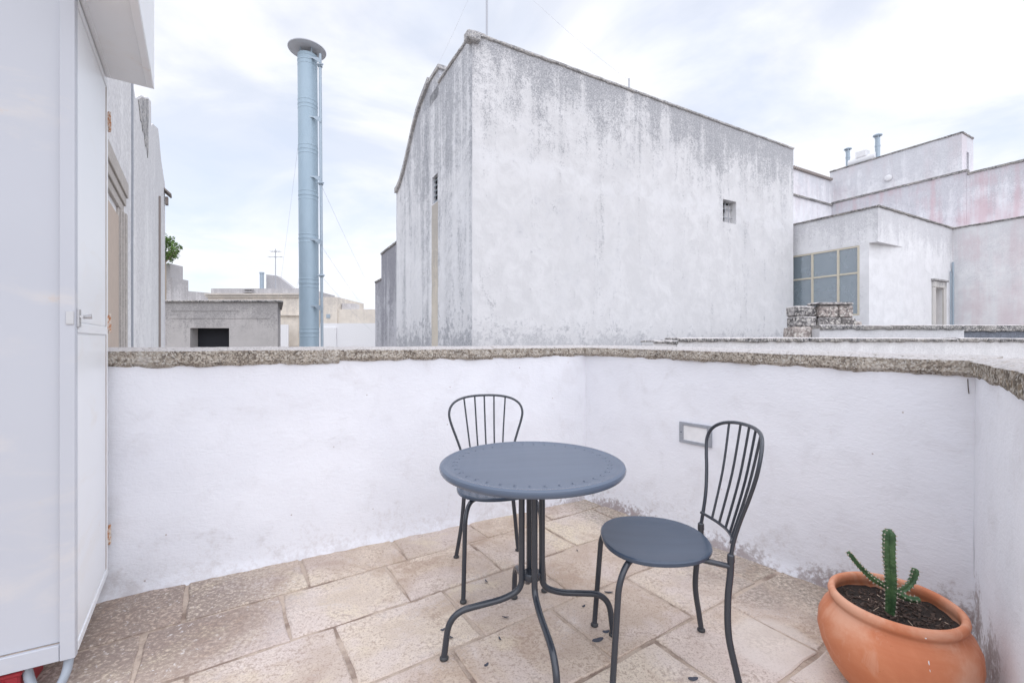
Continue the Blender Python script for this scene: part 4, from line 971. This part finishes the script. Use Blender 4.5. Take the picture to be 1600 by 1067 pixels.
# rubble pillar: individually laid blocks
pil = thing('stone_pillar', (7.3, 11.3, -5), 'broken pillar of weathered stone blocks below the six pane window', 'pillar')
m_rub = rough_stone('rubble_block', ((.05, .05, .055), (.24, .225, .22), (.56, .54, .53)), .16)
m_rub2 = rough_stone('rubble_block_pale', ((.12, .11, .11), (.42, .36, .33), (.62, .56, .52)), .16)
q = MB(); q.box(7.17, 8.75, 11.42, 11.9, -5, E+.1); q.build('core', m_rub, pil)
rr = random.Random(3)
for (x0, x1, z0, z1, mm, y) in ((6.86, 7.32, .02, .36, 1, 11.26), (7.34, 7.58, .02, .36, 0, 11.30), (6.98, 7.48, .37, .64, 0, 11.3), (6.98, 7.46, .65, .90, 0, 11.32), (7.50, 8.0, .37, .60, 0, 11.2), (7.50, 7.96, .61, .90, 1, 11.22), (7.98, 8.36, .61, .91, 1, 11.24), (8.02, 8.40, .37, .60, 0, 11.24), (7.40, 8.30, .91, .985, 0, 11.16), (8.42, 8.62, .37, .52, 1, 11.3)):
    q = MB(); q.box(x0+.22, x1+.22, y, y+.45, E+z0, E+z1, .03)
    for v in q.v: v += V(rr.uniform(-.018, .018), rr.uniform(-.02, .02), rr.uniform(-.012, .012))
    q.build('stone_block', m_rub2 if mm else m_rub, pil)
# neighbour house, left
NH = V(-2.33, 2.58); ND = V(-.575, .818).normalized(); m_N = plaster('neighbour_lime_wall', (.84, .84, .85), (.56, .55, .57), top=E+2.6, length=5, amount=.45, mott=.18, off=2.6, bumpk=.25)
nh = thing('neighbour_house', (NH.x-1.5, NH.y+2.5, -5), 'white lime washed house wall with crumbling top beyond the cabinet', 'house')
def NP(t, o=0.): return NH+ND*t+V(ND.y, -ND.x)*o
prof = [(-.4, 2.9), (.93, 2.9), (.95, 2.3), (1.14, 2.08), (1.30, 2.06), (1.45, 2.04), (1.6, 2.12), (1.9, 2.27), (2.25, 2.41), (2.58, 2.56), (2.98, 2.68), (3.02, 2.42), (3.25, 2.55), (3.5, 2.62), (4.1, 2.82), (4.3, 2.78), (4.73, 2.6), (5.2, 2.55), (5.69, 2.53)]
mb = MB(); n_ = len(prof)
vs = []
for (t, z) in prof:
    for o in (0, -.5):
        p = NP(t, o); vs += [(p.x, p.y, -5), (p.x, p.y, E+z+.015*nz(t*9, z, 2))]
fs = []
for i in range(n_-1):
    a = 4*i; fs += [(a+4, a, a+1, a+5), (a+1, a+3, a+7, a+5), (a+2, a+6, a+7, a+3)]
fs += [(0, 2, 3, 1), (4*n_-2, 4*n_-4, 4*n_-3, 4*n_-1)]
mb.add(vs, [f[::-1] for f in fs]); mb.build('wall', m_N, nh)
q = MB(); a, b, c, d = NP(1.26, .012), NP(2.2, .012), NP(2.2, -.52), NP(1.26, -.52)
# exposed rubble patch near the top
pp = [(1.62, 2.11), (1.72, 2.06), (1.80, 2.0), (1.92, 2.03), (2.02, 1.98), (2.14, 2.02), (2.28, 1.93), (2.42, 1.98), (2.52, 1.90), (2.60, 2.0), (2.57, 2.2), (2.63, 2.4), (2.58, 2.54), (2.25, 2.395), (1.9, 2.255)]
vs = [V(NP(t, .006).x, NP(t, .006).y, E+z) for t, z in pp]; vs2 = [V(NP(t, -.02).x, NP(t, -.02).y, E+z) for t, z in pp]; k = len(pp)
q.add(vs+vs2, [tuple(range(k))]+[(i, k+i, k+(i+1) % k, (i+1) % k) for i in range(k)]); tag(q.build('exposed_masonry', M['coping_pale'], nh), 'bare grey masonry where the render fell off')
q = MB(); q.tube([V(NP(1.14, .004).x, NP(1.14, .004).y, E+2.2), V(NP(1.15, .004).x, NP(1.15, .004).y, E+1.3), V(NP(1.13, .004).x, NP(1.13, .004).y, E+.7), V(NP(1.15, .004).x, NP(1.15, .004).y, E-.5)], .010, 6); q.build('wall_crack', M['plate'], nh)
q = MB(); q.tube([V(NP(4.2, .01).x, NP(4.2, .01).y, E+1.95), V(NP(4.2, .01).x, NP(4.2, .01).y, E-.5)], .015, 6); q.build('cable_strip', M['tile'], nh)
# moulded stone portal
m_st = plaster('portal_stone', (.60, .56, .52), (.30, .28, .27), top=E+1.0, length=3, amount=.4, mott=.5, off=1.9, sc=2.)
q = MB()
d3 = V(ND.x, ND.y, 0); n3 = V(ND.y, -ND.x, 0)
def nb(t0, t1, z0, z1, o, th, bev=.004): c = NP((t0+t1)/2, o); q.obox((c.x, c.y, (E+z0+E+z1)/2), d3, n3, UP, (t1-t0)/2, th, (z1-z0)/2, bev)
for k in range(4): nb(.34+.055*k, .34+.055*(k+1)-.004, -1.5, .86, .0+.006*k, .012+.002*k, .003)
nb(-.35, .56, .862, .92, .002, .014, .003); nb(-.35, .58, .922, .98, .008, .018, .003); nb(-.35, .60, .982, 1.08, .014, .022, .003)
q.build('door_portal', m_st, nh)
q = MB(); c = NP(.05, .0); q.obox((c.x, c.y, E-.35), d3, n3, UP, .31, .012, 1.15); q.build('door_leaf', simple('faded_wood', (.52, .43, .36), .8), nh)
q = MB(); c = NP(5.5, .03); q.obox((c.x, c.y, E+2.36), d3, n3+V(0, 0, -.9), (n3*.9+UP), .12, .075, .012, .003); q.obox((c.x, c.y, E+2.22), d3, n3, UP, .05, .02, .06, .005); q.build('sheet_hood', M['tile'], nh)

# --- grey shed with dark opening
m_sh = plaster('shed_cement', (.46, .44, .43), (.22, .215, .22), top=E+1.2, length=1.5, amount=.6, mott=.6, off=.7)
def at(x, d): return V((x-800)/700*d, d)
sa, sb = at(252, 14.), at(434, 14.); sh = thing('cement_shed', (sa.x+1.8, 15, -5), 'grey cement shed with dark rectangular opening left of the steel flue', 'shed')
mb = MB(); Ls = sb.x-sa.x; DX = V(1, 0)
pts_ = holed(mb, sa, DX, Ls, -5, E+1.22, [(at(297, 14.).x-sa.x, at(358, 14.).x-sa.x, E-1.4, E+.42, .35)])
mb.quad((sb.x, 14, -5), (sb.x-1.72, 17.5, -5), (sb.x-1.72, 17.5, E+1.22), (sb.x, 14, E+1.22)); mb.quad((sa.x, 14, E+1.22), (sb.x, 14, E+1.22), (sb.x-1.72, 17.5, E+1.22), (sa.x-1.5, 17.5, E+1.22)); mb.build('wall', m_sh, sh)
q = MB(); q.box(at(296, 14).x, at(359, 14).x, 14.35, 14.38, E-1.4, E+.43); q.build('dark_opening', M['dark'], sh)
q = MB(); q.box(sa.x, sb.x+.05, 13.93, 14.25, E+1.225, E+1.29, .015); q.add([(sb.x-.2, 14.26, E+1.225), (sb.x+.04, 14.26, E+1.225), (sb.x-1.67, 17.5, E+1.225), (sb.x-1.97, 17.5, E+1.225), (sb.x-.2, 14.26, E+1.288), (sb.x+.04, 14.26, E+1.288), (sb.x-1.67, 17.5, E+1.288), (sb.x-1.97, 17.5, E+1.288)], [(3, 2, 1, 0), (4, 5, 6, 7), (0, 1, 5, 4), (1, 2, 6, 5), (2, 3, 7, 6), (3, 0, 4, 7)]); q.build('roof_edge', M['coping_far'], sh)
for k, z in enumerate((.72, .95)): q = MB(); q.box(sa.x+.3, sb.x-.3 if k == 0 else sb.x-1.2, 13.985, 14.02, E+z, E+z+.02); q.build('course_ledge', m_sh, sh)

# --- far buildings
m_cr = plaster('cream_stone', (.72, .66, .58), (.42, .40, .40), top=E+4., length=4, amount=.45, mott=.5, off=3.9)
m_gr = plaster('pale_grey_stone', (.62, .605, .61), (.30, .29, .30), top=E+4.2, length=3, amount=.6, mott=.6, off=5.1)
ch = thing('cream_townhouse', (-15, 30, -5), 'cream stone townhouse with stone gable wall behind the shed', 'house')
D = 30.
def X(x, d=D): return (x-800)/700*d
def Z(y, d=D): return H+(533.5-y)/700*d
mb = MB(); mb.prism([(X(325), D), (X(477), D), (X(477), D+6), (X(325), D+6)], -5, Z(462)); mb.build('wall', m_cr, ch)
mb = MB(); mb.prism([(X(325), D+.3), (X(477), D+.3), (X(477), D+5), (X(325), D+5)], Z(462)+.001, Z(450)); mb.build('attic_wall', m_gr, ch)
mb = MB()
for (x0, x1, yy, th) in ((322, 479, 460, .18), (322, 479, 463.5, .09)): mb.box(X(x0), X(x1), D-th, D+.35, Z(yy)-.06, Z(yy)+.06)
mb.build('cornice', m_cr, ch)
mb = MB(); gy = D+2; X2 = lambda x: X(x, D+2); Z2 = lambda y: Z(y, D+2); mb.add([(X2(416), gy, Z2(470)), (X2(472), gy, Z2(470)), (X2(472), gy, Z2(461)), (X2(433), gy, Z2(431)), (X2(416), gy, Z2(429))]+[(X2(416), gy+.5, Z2(470)), (X2(472), gy+.5, Z2(470)), (X2(472), gy+.5, Z2(461)), (X2(433), gy+.5, Z2(431)), (X2(416), gy+.5, Z2(429))], [(0, 1, 2, 3, 4), (9, 8, 7, 6, 5)]+[(i, i+5, (i+1) % 5+5, (i+1) % 5) for i in range(5)]); mb.build('gable', m_gr, ch)
mb = MB(); mb.lathe([(.13, 0), (.13, 1.5), (.16, 1.5), (.16, 1.6)], (X2(414), gy-.4, Z2(462)), 14); mb.build('water_pipe', M['galv'], ch, smooth='auto')
mb = MB()
for k in range(4): mb.box(X(379), X(392), D-.05, D+.28, Z(452+k*4)-.03, Z(452+k*4)+.03)
mb.box(X(380), X(391), D+.2, D+.29, Z(468), Z(450)); mb.build('louvre', m_gr, ch)
mb = MB(); mb.box(X(437), X(479), D-.16, D, Z(492)-.06, Z(492)+.06); mb.box(X(443), X(466), D-.05, D+.01, Z(541), Z(502)); mb.build('door_surround', m_cr, ch)
mb = MB(); mb.box(X(436), X(462), D-1., D-.9, Z(560), Z(508)); wd = mb.build('white_screen', M['white'], ch)
mb = MB(); mb.box(X(437), X(443), D-1.03, D-1.01, Z(530), Z(522)); mb.build('small_window', M['galv'], wd)
antenna('tv_antenna', V(X(412), D+1.5, Z(462)), Z(382)-Z(462), 'television antenna on the roof of the cream townhouse', [((Z(386)-Z(462)), .32, 5), ((Z(395)-Z(462)), .45, 3)], .03)
fa = MB(); fa.prism([(X(262, 34), 34), (X(330, 34), 34), (X(330, 34), 40), (X(262, 34), 40)], -5, [Z(452, 34), Z(458, 34), Z(458, 34), Z(452, 34)]); tag(fa.build('far_grey_house', m_gr), 'pale grey house roof behind the left end of the shed', 'house')
fa = MB(); fa.box(X(255, 26), X(266, 26), 26, 27, -5, Z(412, 26)); fa.box(X(258, 26), X(271, 26), 25.9, 27.2, -5, Z(434, 26)); tag(fa.build('stone_stack', m_gr), 'narrow grey stone stack below the small tree', 'stack')
fb = thing('cream_annex', (X(540), 28, -5), 'low cream stone house to the right of the steel flue', 'house')
mb = MB(); mb.box(X(505, 28), X(527, 28), 28, 33, -5, Z(464, 28)); mb.box(X(527, 28)+.002, X(600, 28), 28.1, 33, -5, Z(483, 28)); mb.build('wall', m_cr, fb)
mb = MB(); mb.box(X(528, 28), X(549, 28), 28.6, 29.5, Z(483, 28), Z(473, 28)); mb.build('roof_box', m_gr, fb)
mb = MB(); mb.box(X(510, 28), X(516, 28), 27.97, 28.01, Z(497, 28), Z(491, 28)); mb.build('small_window', M['galv'], fb)
mb = MB(); mb.box(X(500, 27), X(600, 27), 27, 27.3, -5, Z(505, 27)); mb.box(X(500, 27), X(526, 27), 26.9, 26.99, -5, Z(512, 27)); tag(mb.build('white_yard_wall', M['white']), 'bright white yard wall in front of the cream annex', 'wall')

# small tree peeping over the neighbour wall
tr = thing('small_tree', (X(250, 25), 25.2, -5), 'small green tree peeping out behind the neighbour wall', 'tree'); tx, ty, tz = X(250, 25), 25.2, Z(386, 25)
q = MB(); q.tube(smooth_path([(tx-.1, ty, -5), (tx, ty, 0), (tx+.05, ty, tz-1.2), (tx, ty, tz)], 6), [.18-.005*k for k in range(19)], 8)
for k in range(7): an = k*.9; q.tube([(tx, ty, tz-1.0+.1*k), (tx+.7*math.cos(an), ty+.7*math.sin(an), tz-.2+.12*k)], [.04, .015], 5)
q.build('trunk', M['wood'], tr, smooth=True)
q = MB(); rr = random.Random(2)
for k in range(2600):
    v = V(rr.gauss(0, 1), rr.gauss(0, 1), rr.gauss(0, 1)).normalized(); rad = .85*(.45+.55*rr.random()**.5)*(1+.28*nz(v.x, v.y, v.z, 2.6)); p = V(tx-.05, ty, tz-.05)+V(v.x*rad, v.y*rad, v.z*rad*.95)
    d = V(rr.uniform(-1, 1), rr.uniform(-1, 1), rr.uniform(-1, .4)).normalized(); n = d.cross(V(rr.uniform(-1, 1), rr.uniform(-1, 1), 1)).normalized(); l = rr.uniform(.05, .10)
    q.add([p-d*l, p+n*l*.45, p+d*l, p-n*l*.45], [(0, 1, 2, 3)])
q.build('crown', foliage('tree_leaves', (.07, .14, .03), (.17, .28, .07)), tr, kind='stuff')

# ------------------------------------------------------------------ steel flue
fd = 7.0; fx = X(483.4, fd); rp_ = 14.2/700*fd; fbz = -5
ft = thing('steel_flue', (fx, fd, fbz), 'tall galvanised steel flue pipe with disc cowl and guy wires', 'flue')
topz = Z(88, fd)
lean = -.03
def FX(z): return fx+lean*(z-H)/(topz-H)
mb = MB(); seg = 40; prof = []
bands = [Z(y, fd) for y in (519, 443, 374, 307, 236, 166, 98)]
zs_ = [fbz]; 
vs = []; ring_p = [(rp_, fbz)]
for b in bands:
    for dz_, r_ in ((-.075, 0), (-.070, .003), (-.062, .003), (-.057, 0), (-.018, 0), (-.013, .004), (.013, .004), (.018, 0), (.050, 0), (.055, .003), (.063, .003), (.068, 0)):
        ring_p.append((rp_+r_, b+dz_))
ring_p.append((rp_, topz)); ring_p.append((rp_-.012, topz)); ring_p.append((rp_-.014, topz-.4))
for r_, z in ring_p:
    for k in range(seg): a = 2*math.pi*k/seg; vs.append((FX(z)+r_*math.cos(a), fd+r_*math.sin(a), z))
mb.add(vs, [(i*seg+k, i*seg+(k+1) % seg, (i+1)*seg+(k+1) % seg, (i+1)*seg+k) for i in range(len(ring_p)-1) for k in range(seg)]); mb.build('pipe', M['steel'], ft, smooth='crisp')
rc_ = 27.3/700*fd; q = MB(); cx_ = FX(topz)-.004; q.lathe([(rc_, topz+.085), (rc_+.004, topz+.09), (rc_+.004, topz+.10), (rc_*.5, topz+.16), (.001, topz+.19)], (cx_, fd, 0), 48)
q.lathe([(.001, topz+.15), (rc_*.5, topz+.12), (rc_, topz+.083)], (cx_, fd, 0), 48); q.build('cowl', simple('cowl_zinc', (.58, .60, .64), .5), ft, smooth='auto')
for k in range(4):
    a = math.pi/4+k*math.pi/2; q = MB(); q.tube([(cx_+.12*math.cos(a)+.02, fd+.12*math.sin(a), topz-.1), (cx_+.12*math.cos(a)+.02, fd+.12*math.sin(a), topz+.12)], .012, 6); q.build('cowl_post', M['galv'], ft)
def PX(z): return FX(z)+rp_+.09
q = MB(); q.tube([(PX(fbz), fd-.08, fbz), (PX(Z(90, fd)), fd-.08, Z(90, fd))], .021, 10); q.build('support_pole', M['galv'], ft, smooth='auto')
for y in (97, 188, 280, 377, 479):
    z = Z(y, fd); q = MB(); q.obox((FX(z)+rp_*.86, fd-rp_*.62, z), (1, .25, 0), (-.25, 1, 0), UP, .085, .02, .012); x0_ = PX(z)
    q.add([(x0_-.10, fd-.11, z-.015), (x0_+.02, fd-.11, z-.015), (x0_+.02, fd-.11, z-.09), (x0_-.10, fd-.095, z-.015), (x0_+.02, fd-.095, z-.015), (x0_+.02, fd-.095, z-.09)], [(0, 2, 1), (3, 4, 5), (0, 1, 4, 3), (1, 2, 5, 4), (2, 0, 3, 5)]); q.build('bracket', M['galv'], ft)
for y in (108, 290, 432):
    z = Z(y, fd); q = MB(); q.tube([(PX(z)-.05, fd-.115, z), (PX(z)+.06, fd-.115, z)], .011, 6); q.tube([(PX(z), fd-.08, z-.02), (PX(z), fd-.08, z+.02)], .034, 10); q.build('clamp', M['galv'], ft)
def guy(y, tx_, ty_, d): wire('guy_wire', (PX(Z(y, fd)), fd-.1, Z(y, fd)), (X(tx_, d), d, Z(ty_, d)), .05, None, .002, ft)
guy(290, 581, 455, 16.); guy(385, 584, 500, 16.); guy(432, 584, 520, 16.)
wire('guy_wire', (FX(Z(108, fd)), fd, Z(108, fd)), (X(400, 13.), 14.2, E+1.2), .08, None, .002, ft); wire('guy_wire', (FX(Z(375, fd)), fd, Z(375, fd)), (X(425, 13.), 14.2, E+1.2), .03, None, .002, ft)
for o in bpy.data.objects:
    if '_local' in o: del o['_local']
